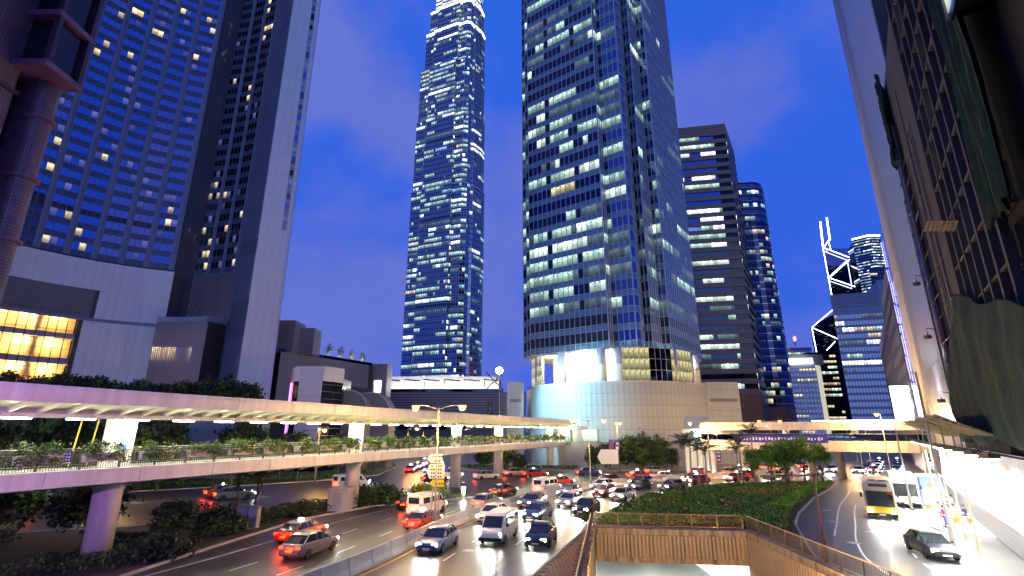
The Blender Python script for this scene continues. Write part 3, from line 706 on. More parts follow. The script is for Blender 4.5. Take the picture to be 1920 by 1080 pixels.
slab_tower('distant_tower', [(226, 400), (232, 398), (236, 410)], [(246, 425), (242, 428)], 6, 44, 4, 2.4, 2, ['room_cool', 'room_dim'], 'glass_blue', .4, 'distant low block squeezed behind the white hotel beside the rounded tower', sp='granite_grey', seed=33, limit=10)
# prism tower with white neon diagonals and twin masts
pt = thing('prism_tower', (480, 780, 0), 'faceted triangular skyscraper outlined in white neon with twin masts', 'building')
def at(u, v, Y):
    x = (u - 960) / 939; y = (540 - v) / 939; c, s_ = math.cos(PITCH), math.sin(PITCH); dy = c - y * s_; t = Y / dy; return Vector((x * t, Y, 8 + (s_ + y * c) * t))
pA, pB, pC_, pD = at(1556, 560, 780), at(1607, 540, 812), at(1541, 462, 780), at(1596, 488, 812)
xl, xm, xr = pA.x, (pA.x + pB.x) / 2, pB.x
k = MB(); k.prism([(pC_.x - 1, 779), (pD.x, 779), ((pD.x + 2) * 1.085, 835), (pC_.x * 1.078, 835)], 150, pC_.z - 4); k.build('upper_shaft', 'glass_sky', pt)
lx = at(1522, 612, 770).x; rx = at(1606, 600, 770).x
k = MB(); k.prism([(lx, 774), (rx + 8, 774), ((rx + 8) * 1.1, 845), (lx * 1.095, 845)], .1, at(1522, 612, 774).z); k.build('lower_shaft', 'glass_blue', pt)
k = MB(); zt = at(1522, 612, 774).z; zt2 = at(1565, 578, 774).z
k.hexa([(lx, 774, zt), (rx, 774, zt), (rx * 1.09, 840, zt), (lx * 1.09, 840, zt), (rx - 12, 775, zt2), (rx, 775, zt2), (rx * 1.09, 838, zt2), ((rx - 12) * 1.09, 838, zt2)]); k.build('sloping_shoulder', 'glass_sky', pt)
def neon(a, b, w=.55, nm='neon_line'):
    k = MB(); k.tube([a, b], w, 6); k.build(nm, 'neon_white', pt)
y0 = 776
q = lambda u, v, Y=774: at(u, v, Y)
for a, b in (((1543, 464), (1561, 562)), ((1596, 484), (1605, 535)), ((1543, 464), (1596, 484)), ((1596, 484), (1555, 521)), ((1555, 521), (1605, 538)), ((1565, 578), (1522, 614)), ((1522, 614), (1531, 660)), ((1522, 614), (1572, 636)), ((1566, 640), (1550, 657)), ((1545, 464), (1553, 451)), ((1553, 451), (1558, 470))): neon(q(*a), q(*b))
for a, b, w in (((1543, 462), (1538, 416), 1.1), ((1556, 450), (1550, 408), 1.1)):
    neon(q(*a), q(*b), w, 'mast')
k = MB()
for i in range(46):
    u_ = rng.uniform(1528, 1600); v_ = rng.uniform(500, 650)
    if (v_ < 560 and 1553 < u_ < 1598) or v_ > 600 and u_ < 1570: p = q(u_, v_, 773.4); k.box(p.x - 3, p.x + 3, 773.2, 773.5, p.z - .5, p.z + .5)
stuff(k.build('lit_windows', 'room_cool', pt))
k = MB()
for i in range(1, int(at(1522, 612, 774).z / 4.2)): z = i * 4.2; k.box(lx, rx, 773.5, 774.2, z, z + .5)
k.build('floor_bands', 'spandrel_navy', pt)
# square dotted tower
sx0, sx1 = at(1606, 450, 690).x, at(1698, 450, 690).x; zt = at(1630, 444, 690).z
st = slab_tower('square_tower', [(sx0 + 4, 705), (sx0 + 18, 688), (sx1 + 14, 690)], [(sx1 + 20, 740), (sx0 + 20, 740)], 10, zt, 4.3, 2.6, 1.5, ['room_cool', 'room_blue', 'room_white'], 'glass_blue', .5, 'distant square tower covered in a dotted grid of lights with bright roof edge', seed=40, limit=40, mean=1, pf=lambda s_, f: .75 if f > 20 else .4)
k = MB(); k.wall((sx0 + 4, 705), (sx0 + 18, 688), zt + .6, zt + 2.6, .6, .3); k.wall((sx0 + 18, 688), (sx1 + 14, 690), zt + .6, zt + 2.6, .6, .3); k.build('roof_edge_light', 'neon_white', st)
slab_tower('distant_tower', [(352, 470), (386, 462), (398, 480)], [(430, 510), (385, 508)], 10, at(1650, 500, 465).z, 4.2, 2.2, 2.2, ['room_cool', 'room_dim', 'room_cream'], 'glass_deep', .25, 'dark blue stepped tower in front of the dotted square tower', seed=41, limit=30)

# ---- left hotel with concave facade
ho = thing('curved_hotel', (-85, 124, 0), 'tall hotel with concave blue glass facade, scattered warm windows and white end wall', 'building'); r6 = random.Random(17)
HL = arc((-113, 90), (-106.5, 114), (-86.5, 122), 8); HM = arc((-84, 126.5), (-77, 125.4), (-70.5, 122.3), 3)
HR_A, HR_B, HE = Vector((-70.5, 122.3)), Vector((-64, 118)), Vector((-57.4, 121.2)); HT = 214; FHH = 3.4; items = []
def hotel_face(path, z0, nf, warm, off_key, npane, pil):
    for si, (a, b) in enumerate(zip(path, path[1:])):
        Ls = (b - a).length; d = (b - a) / Ls; n = Vector((d.y, -d.x)); w = (Ls - pil) / npane
        k = MB(); k.wall(b - d * pil, b, z0, z0 + nf * FHH, .5, .22); k.build('pilaster', 'hotel_pilaster', ho)
        fins = MB()
        for c in range(npane + 1):
            q = a + d * (c * w); fins.wall(q - d * .05, q + d * .05, z0, z0 + nf * FHH, .2, .12)
        for q in (b - d * pil * .5, b - d * pil * .25): fins.wall(q - d * .03, q + d * .03, z0, z0 + nf * FHH, .3, .30)
        for f in range(nf):
            z = z0 + f * FHH; fins.wall(a, b - d * (pil + .02), z + 1.42, z + 1.5, .2, .11); fins.wall(a, b - d * (pil + .02), z + .0, z + .07, .2, .11)
            for c in range(npane):
                q = a + d * (c * w + .06); key = off_key
                if r6.random() < warm: key = r6.choice(['room_warm', 'room_cream', 'room_cream', 'room_warm'])
                elif r6.random() < .12: key = 'room_dusk'
                items.append((q.x, q.y, z + 1.5, d.x, d.y, w - .12, 1.88, key, r6.random()))
        stuff(fins.build('mullions', 'mullion_dark', ho))
hotel_face(HL, 47.5, 49, .06, 'glass_sky', 3, 1.25)
hotel_face(HM, 47.5, 49, .07, 'glass_deep', 3, 1.1)
put_panes(ho, items)
for path in (HL, HM):
    for f in range(49):
        k = MB(); z = 47.5 + f * FHH
        for a, b in zip(path, path[1:]): k.wall(a, b, z + .002, z + 1.45, .3, .05)
        k.build('spandrel_band', 'hotel_spandrel' if f not in (3, 34) else 'hotel_dark', ho)
allp = HL + HM[:1] + HM[1:] + [HR_B, HE]
core(ho, HL + HM + [HR_B - Vector((.2, -.2)), HE], [(-82, 168), (-128, 168), (-128, 95)], 46.5, HT, 'hotel_dark', .15)
core(ho, [p + Vector((-.75, .66)) * 5 for p in HL[:-2]] + [HL[-1] + Vector((-.3, .6))] + HM + [HR_B - Vector((.2, -.2)), HE], [(-82, 168), (-128, 168), (-128, 95)], .1, 46.5, 'hotel_dark', .15)
k = MB(); k.wall(HL[-1], HM[0], .1, HT, .5, .05); k.build('recess_wall', 'hotel_granite', ho)
# ribbed strip
k = MB(); k.wall(HR_A, HR_B, .1, HT, .4, .02); k.build('ribbed_wall', 'hotel_rib', ho); d = (HR_B - HR_A).normalized(); Ls = (HR_B - HR_A).length; fins = MB(); s = .2
while s < Ls: q = HR_A + d * s; fins.wall(q - d * .06, q + d * .06, .1, HT, .2, .28); s += .5
stuff(fins.build('fins', 'hotel_pilaster', ho)); bands = MB()
for z in np.arange(12, HT, FHH): bands.wall(HR_A, HR_B, z, z + .25, .2, .12)
stuff(bands.build('rib_bands', 'hotel_dark', ho))
for za, zb in ((51, 55), (30, 39)):
    k = MB(); k.wall(HR_A, HR_B, za, zb, .2, .15); k.build('dark_louver', 'hotel_dark', ho)
# white end wall of panels
k = MB(); k.wall(HR_B, HE, .1, HT, .5, -.12); k.build('end_wall_backing', 'joint', ho); d = (HE - HR_B).normalized(); Ls = (HE - HR_B).length
pm = MB().box(.012, Ls / 4 - .012, 0, .1, .015, 6.1 - .015).mesh('cladding_panel', 'hotel_white')
for r_ in range(35):
    for c in range(4):
        q = HR_B + d * (c * Ls / 4); inst('cladding_panel', pm, ho, Vector((q.x, q.y, .2 + r_ * 6.1)) - ORG[ho], math.atan2(d.y, d.x))
it2 = []
for f in range(45):
    q = HR_B + d * (Ls * .70) + Vector((d.y, -d.x)) * .05; it2.append((q.x, q.y, 60 + f * FHH, d.x, d.y, .85, 2.3 if f % 2 else 1.6, r6.choice(['glass_blue', 'glass_sky', 'glass_deep', 'room_dusk'] + (['room_cream'] if f % 11 == 0 else [])), r6.random()))
put_panes(ho, it2, 60, 'slit_window'); k = MB(); q = HR_B + d * (Ls * .70 - .12); k.wall(q, q + d * 1.1, 58, HT, .2, .03); k.build('slit_frame', 'granite_grey', ho)
k = MB(); q = HE - d * .1; k.wall(q - d * .25, q, .1, HT, .3, .15); k.build('corner_trim', 'mullion', ho)
# podium: white curved wall of panels, louvre field, glazed lobby
PO = [p + Vector((.55, -.45)) for p in HL]
def seg_panels(path, z0, z1, rows, colw, skip, mkk, nm='cladding_panel'):
    T = plen(path); n = round(T / colw); h = (z1 - z0) / rows; cache = {}
    for i in range(n):
        a, _ = along(path, T * i / n + 1e-6); b, _ = along(path, T * (i + 1) / n - 1e-6); dd_ = (b - a).normalized(); w = (b - a).length
        if 'm' not in cache: cache['m'] = MB().box(.012, w - .012, 0, .12, .012, h - .012).mesh(nm, mkk)
        for r_ in range(rows):
            zc = z0 + (r_ + .5) * h
            if skip(i / n, zc): continue
            inst(nm, cache['m'], ho, Vector((a.x, a.y, z0 + r_ * h)) - ORG[ho], math.atan2(dd_.y, dd_.x))
fr_lob = lambda t: t < .60
seg_panels(PO, 5, 47, 12, 1.75, lambda t, z: (t < .62 and 17 < z < 33) or (.27 < t < .66 and 33 < z < 40), 'hotel_white')
k = MB()
for a, b in zip(PO, PO[1:]): k.wall(a, b, 33.2, 47, .3, -.15); k.wall(a, b, .1, 15.5, .3, -.15)
[k.wall(along(PO, plen(PO) * t_)[0], along(PO, plen(PO) * (t_ + .0633))[0], 17, 34.4, .3, -.15) for t_ in np.linspace(.62, .9367, 6)]; k.wall(PO[-1], PO[-1] + Vector((1.2, 3.5)), .1, 47, .3, -.02); k.build('podium_backing', 'joint', ho)
LV = [along(PO, plen(PO) * t_)[0] for t_ in np.linspace(.272, .662, 8)]; k = MB(); [k.wall(a, b, 33.3, 39.95, .2, -.02) for a, b in zip(LV, LV[1:])]; k.build('louver_field', 'louver_grey', ho); k = MB()
for z in np.arange(33.5, 39.8, .35):
    for a, b in zip(LV, LV[1:]): k.wall(a, b, z, z + .12, .15, .06)
stuff(k.build('louver_blades', 'louver_grey', ho))
k = MB()
for a, b in zip(PO, PO[1:]): k.wall(a, b, 32.6, 33.3, .3, .18)
k.build('string_course', 'hotel_pilaster', ho)
lobp = [along(PO, plen(PO) * t)[0] for t in np.linspace(.0, .62, 17)]; gr = MB()
for i, p in enumerate(lobp): gr.box(p.x - .07, p.x + .07, p.y - .07, p.y + .07, 17, 34.4)
for z in np.arange(17.2, 34.4, 2.1):
    for a, b in zip(lobp, lobp[1:]): gr.wall(a, b, z, z + .1, .12, .02)
stuff(gr.build('lobby_glazing_bars', 'steel_dark', ho))
nrm = Vector((-.75, .66)); LOBBY_N = nrm; back = [p + nrm * 3.2 for p in lobp]; k = MB()
for a, b in zip(back, back[1:]): k.wall(a, b, 17, 34.4, .2)
k.build('lobby_back_wall', 'lobby_warm', ho)
for z in (17.0, 22.3, 28.0, 34.2):
    k = MB(); k.strip([(p.x, p.y, z) for p in lobp], [(p.x, p.y, z) for p in back]); k.strip([(p.x, p.y, z + 1.2) for p in back], [(p.x, p.y, z + 1.2) for p in lobp]); k.strip([(p.x - .3, p.y + .3, z + 1.2) for p in lobp], [(p.x - .3, p.y + .3, z) for p in lobp]); k.build('lobby_floor', 'hotel_rib', ho)
for i, (p, z) in enumerate([(lobp[j], z) for z in (21.6, 27.3, 33.4) for j in (2, 5, 8, 11, 14)]):
    c = p + nrm * 1.7; k = MB(); k.box(c.x - 1.0, c.x + 1.0, c.y - .5, c.y + .5, z + .3, z + .4); k.build('lobby_light', 'lamp_orange', ho); lamp('POINT', ho, (c.x, c.y, z - .3), 300, (1, .66, .26), .4)
for t in (.20, .47):
    c = along(PO, plen(PO) * t)[0] + nrm * 1.9; k = MB(); k.lathe([(1.0, 17), (1.0, 34.2)], (c.x, c.y, 0), 16); k.build('lobby_column', 'lobby_warm', ho, smooth=True)
# black void band and ribbed pavilion under the middle section
k = MB()
for a, b in zip(HM, HM[1:]): k.wall(a, b, 36, 47.4, .3, .1)
k.build('void_band', 'black_void', ho); k = MB()
for i in range(26): q = along(HM, plen(HM) * (i + .5) / 26)[0]; k.box(q.x - .05, q.x + .05, q.y - .45, q.y - .3, 20, 47.4)
stuff(k.build('void_fins', 'hotel_rib', ho))
PV = arc((-85.0, 117.6), (-80, 119.4), (-72.2, 116.8), 6); k = MB(); k.prism([(p.x, p.y) for p in PV] + [(-70.6, 121.5), (-84, 126)], .1, 33.6); k.build('pavilion_body', 'hotel_dark', ho)
k = MB()
for a, b in zip(PV, PV[1:]): k.wall(a, b, 33.0, 34.4, .6, .5)
k.wall(PV[-1], Vector((-70.6, 121.5)), 33.0, 34.4, .6, .4); k.build('pavilion_cornice', 'hotel_pilaster', ho); k = MB()
for i in range(34): q = along(PV, plen(PV) * (i + .5) / 34)[0]; k.box(q.x - .06, q.x + .06, q.y - .40, q.y - .05, .1, 33)
for z in (8, 13, 18, 23.5, 27.5, 30): 
    for a, b in zip(PV, PV[1:]): k.wall(a, b, z, z + .12, .2, .12)
stuff(k.build('pavilion_fins', 'hotel_rib', ho)); itp = []
for i in range(10):
    a = along(PV, plen(PV) * (i + .1) / 12)[0]; b = along(PV, plen(PV) * (i + 1) / 12)[0]; dd_ = (b - a).normalized(); a = a + Vector((dd_.y, -dd_.x)) * .1; itp.append((a.x, a.y, 23.9, dd_.x, dd_.y, 1.0, 3.2, 'room_warm' if i < 5 else ('room_cream' if i == 8 else 'room_dusk'), r6.random()))
put_panes(ho, itp, 20); k = MB()
for a, b in zip(PV, PV[1:]): k.wall(a, b, 28.2, 32.4, .2, .06)
k.build('pavilion_panel', 'hotel_pilaster', ho)

# ---------------------------------------------------------------- left mid-distance podium buildings
gp = thing('granite_podium', (-69, 150, 0), 'grey coursed stone podium with rooftop trees behind the footbridge', 'building')
GA, GB = Vector((-69.5, 150)), Vector((-51, 185)); k = MB(); k.prism([tuple(GA), tuple(GB), (-62, 215), (-100, 180)], .1, 31); k.build('wall', 'joint', gp)
d = (GB - GA).normalized(); Lg = (GB - GA).length
cm_ = MB().box(.01, 2.2 - .01, -.1, .05, .01, .74).mesh('stone_course_block', 'granite_grey')
nb = 0
for r_ in range(26):
    for c in range(int(Lg / 2.2)):
        if r_ < 15 and c > 7: continue
        q = GA + d * (c * 2.2); inst('stone_block', cm_, gp, Vector((q.x, q.y, 11.5 + r_ * .75)) - ORG[gp], math.atan2(d.y, d.x))
k = MB(); k.wall(GA + d * 18, GB, 5, 22.5, .3, .12); k.build('dark_louver', 'louver_grey', gp); k = MB()
for z in np.arange(6, 22.5, 1.3): k.wall(GA + d * 18, GB, z, z + .2, .2, .2)
stuff(k.build('louver_blades', 'hotel_dark', gp))
k = MB(); k.box(-76, -67, 152, 160, 31, 41); k.box(-67, -62.4, 156, 162, 31, 39.4); k.build('roof_block', 'granite_grey', gp); k = MB(); k.wall(GA, GB, 31, 32.1, .2, -.6); k.build('roof_balustrade', 'glass_deep', gp)
k = MB(); k.box(-52.5, -46.5, 188, 196, .1, 32.2); k.build('end_block', 'granite_grey', gp)
k = MB(); k.quad((-51, 187.9, 21.5), (-48.3, 187.9, 21.5), (-48.3, 187.9, 26), (-51, 187.9, 26), rn=.9); k.build('lit_window', 'room_white', gp, uv=True)
# pavilion
pv = thing('glass_pavilion', (-43, 109, 0), 'white clad pavilion with dark purple-edged glass rising above the footbridge roof', 'pavilion')
pp = [(-48.8, 112.5), (-46.6, 108.6), (-45.2, 107.8), (-40.2, 107.6), (-38.6, 109.6), (-37.6, 113)]; k = MB(); k.prism(pp + [(-38, 120), (-48, 120)], .1, 19.2); k.build('body', 'glass_dark', pv)
k = MB(); P = [Vector(p) for p in pp]
for a, b in zip(P, P[1:]): k.wall(a, b, 18.2, 21.3, .4, .12)
k.build('fascia', 'hotel_white', pv)
for i in range(3):
    a = P[2].lerp(P[3], i / 3); b = P[2].lerp(P[3], (i + 1) / 3)
    for z in (8.2, 11.6, 15): k = MB(); k.wall(a + (b - a) * .01, a + (b - a) * .99, z - 3.4 + .02, z - .02, .2, .1); k.wall(a + (b - a) * .01, a + (b - a) * .99, z + .02, z + 3.18, .2, .1) if z == 15 else None; k.build('cladding_panel', 'hotel_white', pv)
k = MB(); k.box(-48.95, -48.7, 112.2, 112.5, 2, 18.2); k.build('purple_light_strip', 'neon_purple', pv)
k = MB()
for z in np.arange(4, 18, 1.5): k.wall(P[0], P[1], z, z + .08, .1, .05); k.wall(P[3], P[4], z, z + .08, .1, .05); k.wall(P[4], P[5], z, z + .08, .1, .05)
stuff(k.build('glazing_bars', 'mullion_dark', pv))
for i, (x0, rr, y0) in enumerate(((-36.4, 4.2, 114), (-32.6, 4.6, 118))):
    o = thing('vent_hood', (x0, y0, 0), ['near', 'far'][i] + 'er dark rounded ventilation hood beside the pavilion', 'vent'); k = MB()
    pr = [(x0 - rr, .1), (x0 + rr, .1)] + [(x0 + rr * math.cos(R(a)), 12.5 + i * -.6 + rr * math.sin(R(a))) for a in range(0, 181, 12)]
    n = len(pr); V = [(p[0], y0, p[1]) for p in pr] + [(p[0], y0 + 6, p[1]) for p in pr]; k.faces(V, [tuple(range(n)), tuple(range(2 * n - 1, n - 1, -1))] + [(i_, (i_ + 1) % n + 0, (i_ + 1) % n + n, i_ + n)[::-1] for i_ in range(n)]); k.build('shell', 'louver_grey', o)
    k = MB(); prr = [(x0 + (rr + .05) * math.cos(R(a)), y0 - .1, 12.5 - .6 * i + (rr + .05) * math.sin(R(a))) for a in range(0, 181, 12)]; k.tube(prr, .12, 5); k.build('rim', 'steel', o)
# far shopping mall with terrace canopies
ml = thing('terrace_mall', (-40, 228, 0), 'long low mall with lit roof terrace under row of tilted canopies', 'building')
k = MB(); k.prism([(-64, 230), (-4, 230), (2, 290), (-70, 290)], .1, 25); k.prism([(-62, 246), (-6, 246), (-6, 280), (-62, 280)], 25, 33.5); k.build('wall', 'louver_grey', ml)
for z in np.arange(9, 24, 1.15): k = MB(); k.wall((-64, 230), (-4, 230), z, z + .5, .2, .12); k.build('cladding_band', 'hotel_rib', ml)
k = MB(); k.wall((-58, 229.8), (-18, 229.8), 8.6, 15.4, .2, .25); k.build('glass_front', 'glass_blue', ml); itm = []
for i in range(22):
    for z in (8.8, 12.1):
        key = 'room_white' if (3 <= i <= 6 and z > 10) or 17 <= i <= 19 else r6.choice(['glass_blue', 'glass_deep', 'room_dim']); itm.append((-58 + i * 1.82, 229.5, z, 1, 0, 1.65, 3.0, key, r6.random()))
itm += [(-44, 229.6, 17, 1, 0, 2.5, 2.2, 'room_bright', .8)]
put_panes(ml, itm, 60); k = MB(); k.wall((-64, 230), (-4, 230), 25, 26.3, .2, -.3); k.build('terrace_balustrade', 'glass_deep', ml)
for i in range(6):
    x = -59 + i * 9.2; k = MB(); k.hexa([(x, 231.5, 30.4), (x + 7.6, 231.5, 29.7), (x + 7.6, 243, 31.0), (x, 243, 31.7), (x, 231.5, 30.7), (x + 7.6, 231.5, 30.0), (x + 7.6, 243, 31.3), (x, 243, 32.0)]); k.build('canopy', 'canopy_white', ml)
    k = MB(); k.tube([(x + .4, 233, 25), (x + .4, 233, 30.6)], .2, 6); k.build('post', 'steel', ml); k = MB(); k.box(x + 1, x + 6, 241, 241.6, 25.4, 25.8); k.build('terrace_light', 'lamp_white', ml)
    lamp('POINT', ml, (x + 3.5, 238, 27.2), 1400, (1, .97, .8), .5)
k = MB(); k.tube([(-12, 232, 26), (-4, 233, 34)], .3, 6); k.tube([(-4, 232, 26), (-12, 233, 34)], .3, 6); k.build('truss', 'steel', ml)
k = MB(); k.box(-4.4, 5.5, 205, 220, .1, 23); k.build('side_block', 'granite_grey', ml)

# ---------------------------------------------------------------- purple tiled building in the upper left corner
def grid_mat(name, base, line, pitch, rough):
    m = mat(name, base, rough); nt = m.node_tree; b = nt.nodes['Principled BSDF']; t = nt.nodes.new('ShaderNodeTexCoord'); s_ = nt.nodes.new('ShaderNodeSeparateXYZ'); nt.links.new(t.outputs['Object'], s_.inputs[0])
    def f(src, ph):
        a = nt.nodes.new('ShaderNodeMath'); a.operation = 'MULTIPLY'; a.inputs[1].default_value = 1 / pitch; nt.links.new(src, a.inputs[0]); c = nt.nodes.new('ShaderNodeMath'); c.operation = 'FRACT'; nt.links.new(a.outputs[0], c.inputs[0]); g = nt.nodes.new('ShaderNodeMath'); g.operation = 'LESS_THAN'; g.inputs[1].default_value = .14; nt.links.new(c.outputs[0], g.inputs[0]); return g.outputs[0]
    xy = nt.nodes.new('ShaderNodeMath'); nt.links.new(s_.outputs[0], xy.inputs[0]); nt.links.new(s_.outputs[1], xy.inputs[1])
    mxm = nt.nodes.new('ShaderNodeMath'); mxm.operation = 'MAXIMUM'; nt.links.new(f(xy.outputs[0], 0), mxm.inputs[0]); nt.links.new(f(s_.outputs[2], 0), mxm.inputs[1])
    n = nt.nodes.new('ShaderNodeTexNoise'); n.inputs['Scale'].default_value = 1.3; nt.links.new(t.outputs['Object'], n.inputs[0])
    v = nt.nodes.new('ShaderNodeMix'); v.data_type = 'RGBA'; v.inputs[6].default_value = tuple(c * .6 for c in base) + (1,); v.inputs[7].default_value = tuple(min(1, c * 1.35) for c in base) + (1,); nt.links.new(n.outputs[0], v.inputs[0])
    x = nt.nodes.new('ShaderNodeMix'); x.data_type = 'RGBA'; nt.links.new(v.outputs[2], x.inputs[6]); x.inputs[7].default_value = (*line, 1); nt.links.new(mxm.outputs[0], x.inputs[0]); nt.links.new(x.outputs[2], b.inputs['Base Color']); return m
grid_mat('tile_grid', (.16, .115, .17), (.03, .02, .03), .24, .35)
tb = thing('tiled_building', (-40, 32, 0), 'purple-lit tiled building with round corner column and overhanging dark bays', 'building')
k = MB(); k.box(-52, -35.4, 22, 30.4, .1, 62); k.build('tiled_wall', 'tile_grid', tb); k = MB(); k.box(-52, -36.6, 30.4, 32.2, .1, 62); k.build('recess_wall', 'tile_dark', tb)
k = MB(); k.tube([(-34.7, 32, .1), (-34.7, 32, 33.2)], .72, 20); k.build('corner_column', 'tile_grid', tb, smooth=False)
k = MB(); k.box(-36.6, -35.0, 31.6, 32.6, .1, 33.2); k.build('column_web', 'tile_grid', tb)
for z in (20.5, 25.2, 29.9):
    k = MB(); k.lathe([(.74, -.18), (.95, -.1), (.95, .1), (.74, .18)], (-34.7, 32, z), 20); k.build('column_ring', 'tile_purple', tb)
for z in (32.9, 37.2, 41.5, 45.8, 50.1):
    k = MB(); k.box(-37.5, -32.9, 29.6, 32.7, z, z + .45); k.build('bay_ledge', 'tile_purple', tb); k = MB(); k.box(-37.3, -33.3, 30.2, 32.4, z + .45, z + 4.3); k.build('bay_window', 'glass_dark', tb)
    for y in (29.9, 32.4): k = MB(); k.box(-33.35, -32.95, y - .15, y + .15, z + .45, z + 4.3); k.build('bay_post', 'tile_dark', tb)
for z in (22.6, 31.0, 39, 47): k = MB(); k.box(-35.45, -35.2, 22, 30.6, z, z + .3); k.build('wall_ledge', 'tile_dark', tb)
pf = thing('added_purple_flood', (-20, 12, 0), 'added purple floodlight on a mast out of view, in place of an LED screen', 'floodlight'); k = MB(); k.tube([(-20, 12, .0), (-20, 12, 8.4)], [.16, .1], 8); k.build('pole', 'pole_grey', pf); k = MB(); k.box(-20.3, -19.7, 11.9, 12.3, 8.4, 8.9); k.build('lamp_head', 'steel_dark', pf); k = MB(); k.box(-20.25, -19.75, 12.31, 12.34, 8.45, 8.85); k.build('lens', 'neon_purple', pf)  # mast added out of view, stands in for a presumed purple LED screen
lamp('SPOT', pf, (-20, 12.6, 8.6), 1250, (.70, .22, 1.0), .3, aim=(-24.8, 32, 5.6), spot=R(74), blend=.9)
lamp('SPOT', pf, (-20.2, 12.6, 9.0), 450, (.70, .22, 1.0), .3, aim=(-36, 30.5, 36), spot=R(60), blend=.9)

# ---------------------------------------------------------------- curved footbridge with canopy
fb = thing('covered_footbridge', (-20, 45, 0), 'long curved covered footbridge with ribbed canopy sweeping in from the left', 'footbridge')
E_ = spline([(-31, 14), (-28.9, 22), (-26.4, 29.5), (-23.2, 37.5), (-19.6, 46), (-15.4, 57), (-10.7, 68), (-3, 86), (6, 105), (13.5, 119)], 1.2)
ZD = 5.7; TE = plen(E_); E3 = [(p.x, p.y, ZD) for p in E_]
k = MB(); k.sweep(E3, [(-5, 0), (0, 0), (0, -.62), (-1.3, -1.0), (-3.7, -1.0), (-5, -.62)]); k.build('deck', 'deck_floor', fb)
def piece(path, s0, s1, n=3): return [along(path, s0 + (s1 - s0) * i / n)[0] for i in range(n + 1)]
s = 1.
while s + 5.2 < TE:
    k = MB(); k.sweep([(p.x, p.y, ZD) for p in piece(E_, s + .02, s + 5.18)], [(.01, -.78), (.12, -.82), (.12, .06), (.01, .10)]); k.build('deck_fascia_panel', 'canopy_white', fb)
    k = MB(); k.sweep([(p.x, p.y, 0) for p in piece(E_, s + .02, s + 5.18)], [(1.62, 9.5), (1.78, 9.5), (1.9, 10.15), (1.82, 10.42), (1.45, 10.42)]); k.build('canopy_fascia_panel', 'canopy_white', fb); s += 5.2
k = MB(); k.sweep([(p.x, p.y, 0) for p in E_], [(-6.7, 10.2), (1.6, 10.2), (1.6, 10.32), (-2.5, 10.5), (-6.7, 10.32)]); k.build('canopy_roof', 'canopy_white', fb)
k = MB(); k.sweep([(p.x, p.y, 0) for p in E_], [(-4.1, 8.92), (-.9, 8.92), (-.75, 9.25), (1.55, 9.62), (1.55, 9.72), (-.9, 9.42), (-4.1, 9.42)]); k.build('canopy_soffit', 'canopy_cream', fb)
k = MB(); k.sweep([(p.x, p.y, 0) for p in E_], [(-1.0, 8.74), (-.72, 8.74), (-.62, 8.98), (-1.0, 8.98)]); k.build('canopy_edge_beam', 'canopy_white', fb)
rb_ = MB().faces([(-.06, -.75, 8.95), (.06, -.75, 8.95), (.06, 1.6, 9.5), (-.06, 1.6, 9.5), (-.06, -.75, 9.3), (.06, -.75, 9.3), (.06, 1.6, 9.66), (-.06, 1.6, 9.66)], [(0, 3, 2, 1), (4, 5, 6, 7), (0, 1, 5, 4), (1, 2, 6, 5), (2, 3, 7, 6), (3, 0, 4, 7)]).mesh('canopy_rib', 'canopy_cream')
s = 1.5
while s < TE - 1:
    p, t = along(E_, s); inst('canopy_rib', rb_, fb, Vector((p.x, p.y, 0)) - ORG[fb], math.atan2(-t.x, t.y) - math.pi / 2); s += 1.45
ub = MB().faces([(-.1, -1.2, -.99), (.1, -1.2, -.99), (.1, -.02, -.66), (-.1, -.02, -.66), (-.1, -1.2, -1.15), (.1, -1.2, -1.15), (.1, -.02, -.86), (-.1, -.02, -.86)], [(0, 1, 2, 3), (4, 7, 6, 5), (0, 4, 5, 1), (1, 5, 6, 2), (2, 6, 7, 3), (3, 7, 4, 0)]).mesh('deck_rib', 'canopy_cream')
s = 1.
while s < TE - 1:
    p, t = along(E_, s); inst('deck_rib', ub, fb, Vector((p.x, p.y, ZD)) - ORG[fb], math.atan2(-t.x, t.y) - math.pi / 2); s += 1.9
ltm = MB().box(-.72, .72, -.16, .16, 8.66, 8.735).mesh('canopy_light', 'lamp_white'); s = 2.0; i = 0
while s < TE:
    p, t = along(E_, s); nrm_ = Vector((t.y, -t.x)); q = p + nrm_ * -1.25; inst('canopy_light', ltm, fb, Vector((q.x, q.y, 0)) - ORG[fb], math.atan2(t.y, t.x))
    if i % 2 == 0 or s < 50: lamp('POINT', fb, (q.x, q.y, 8.35), 34 if s < 50 else 60, (1, 1, .62), .25)
    s += 3.3; i += 1
def ratio_s(path, rt_, off_=0.):
    po = offset(path, off_); best = min(np.arange(0, plen(po), .25), key=lambda s_: abs(along(po, s_)[0].x / along(po, s_)[0].y - rt_)); return along(po, best)
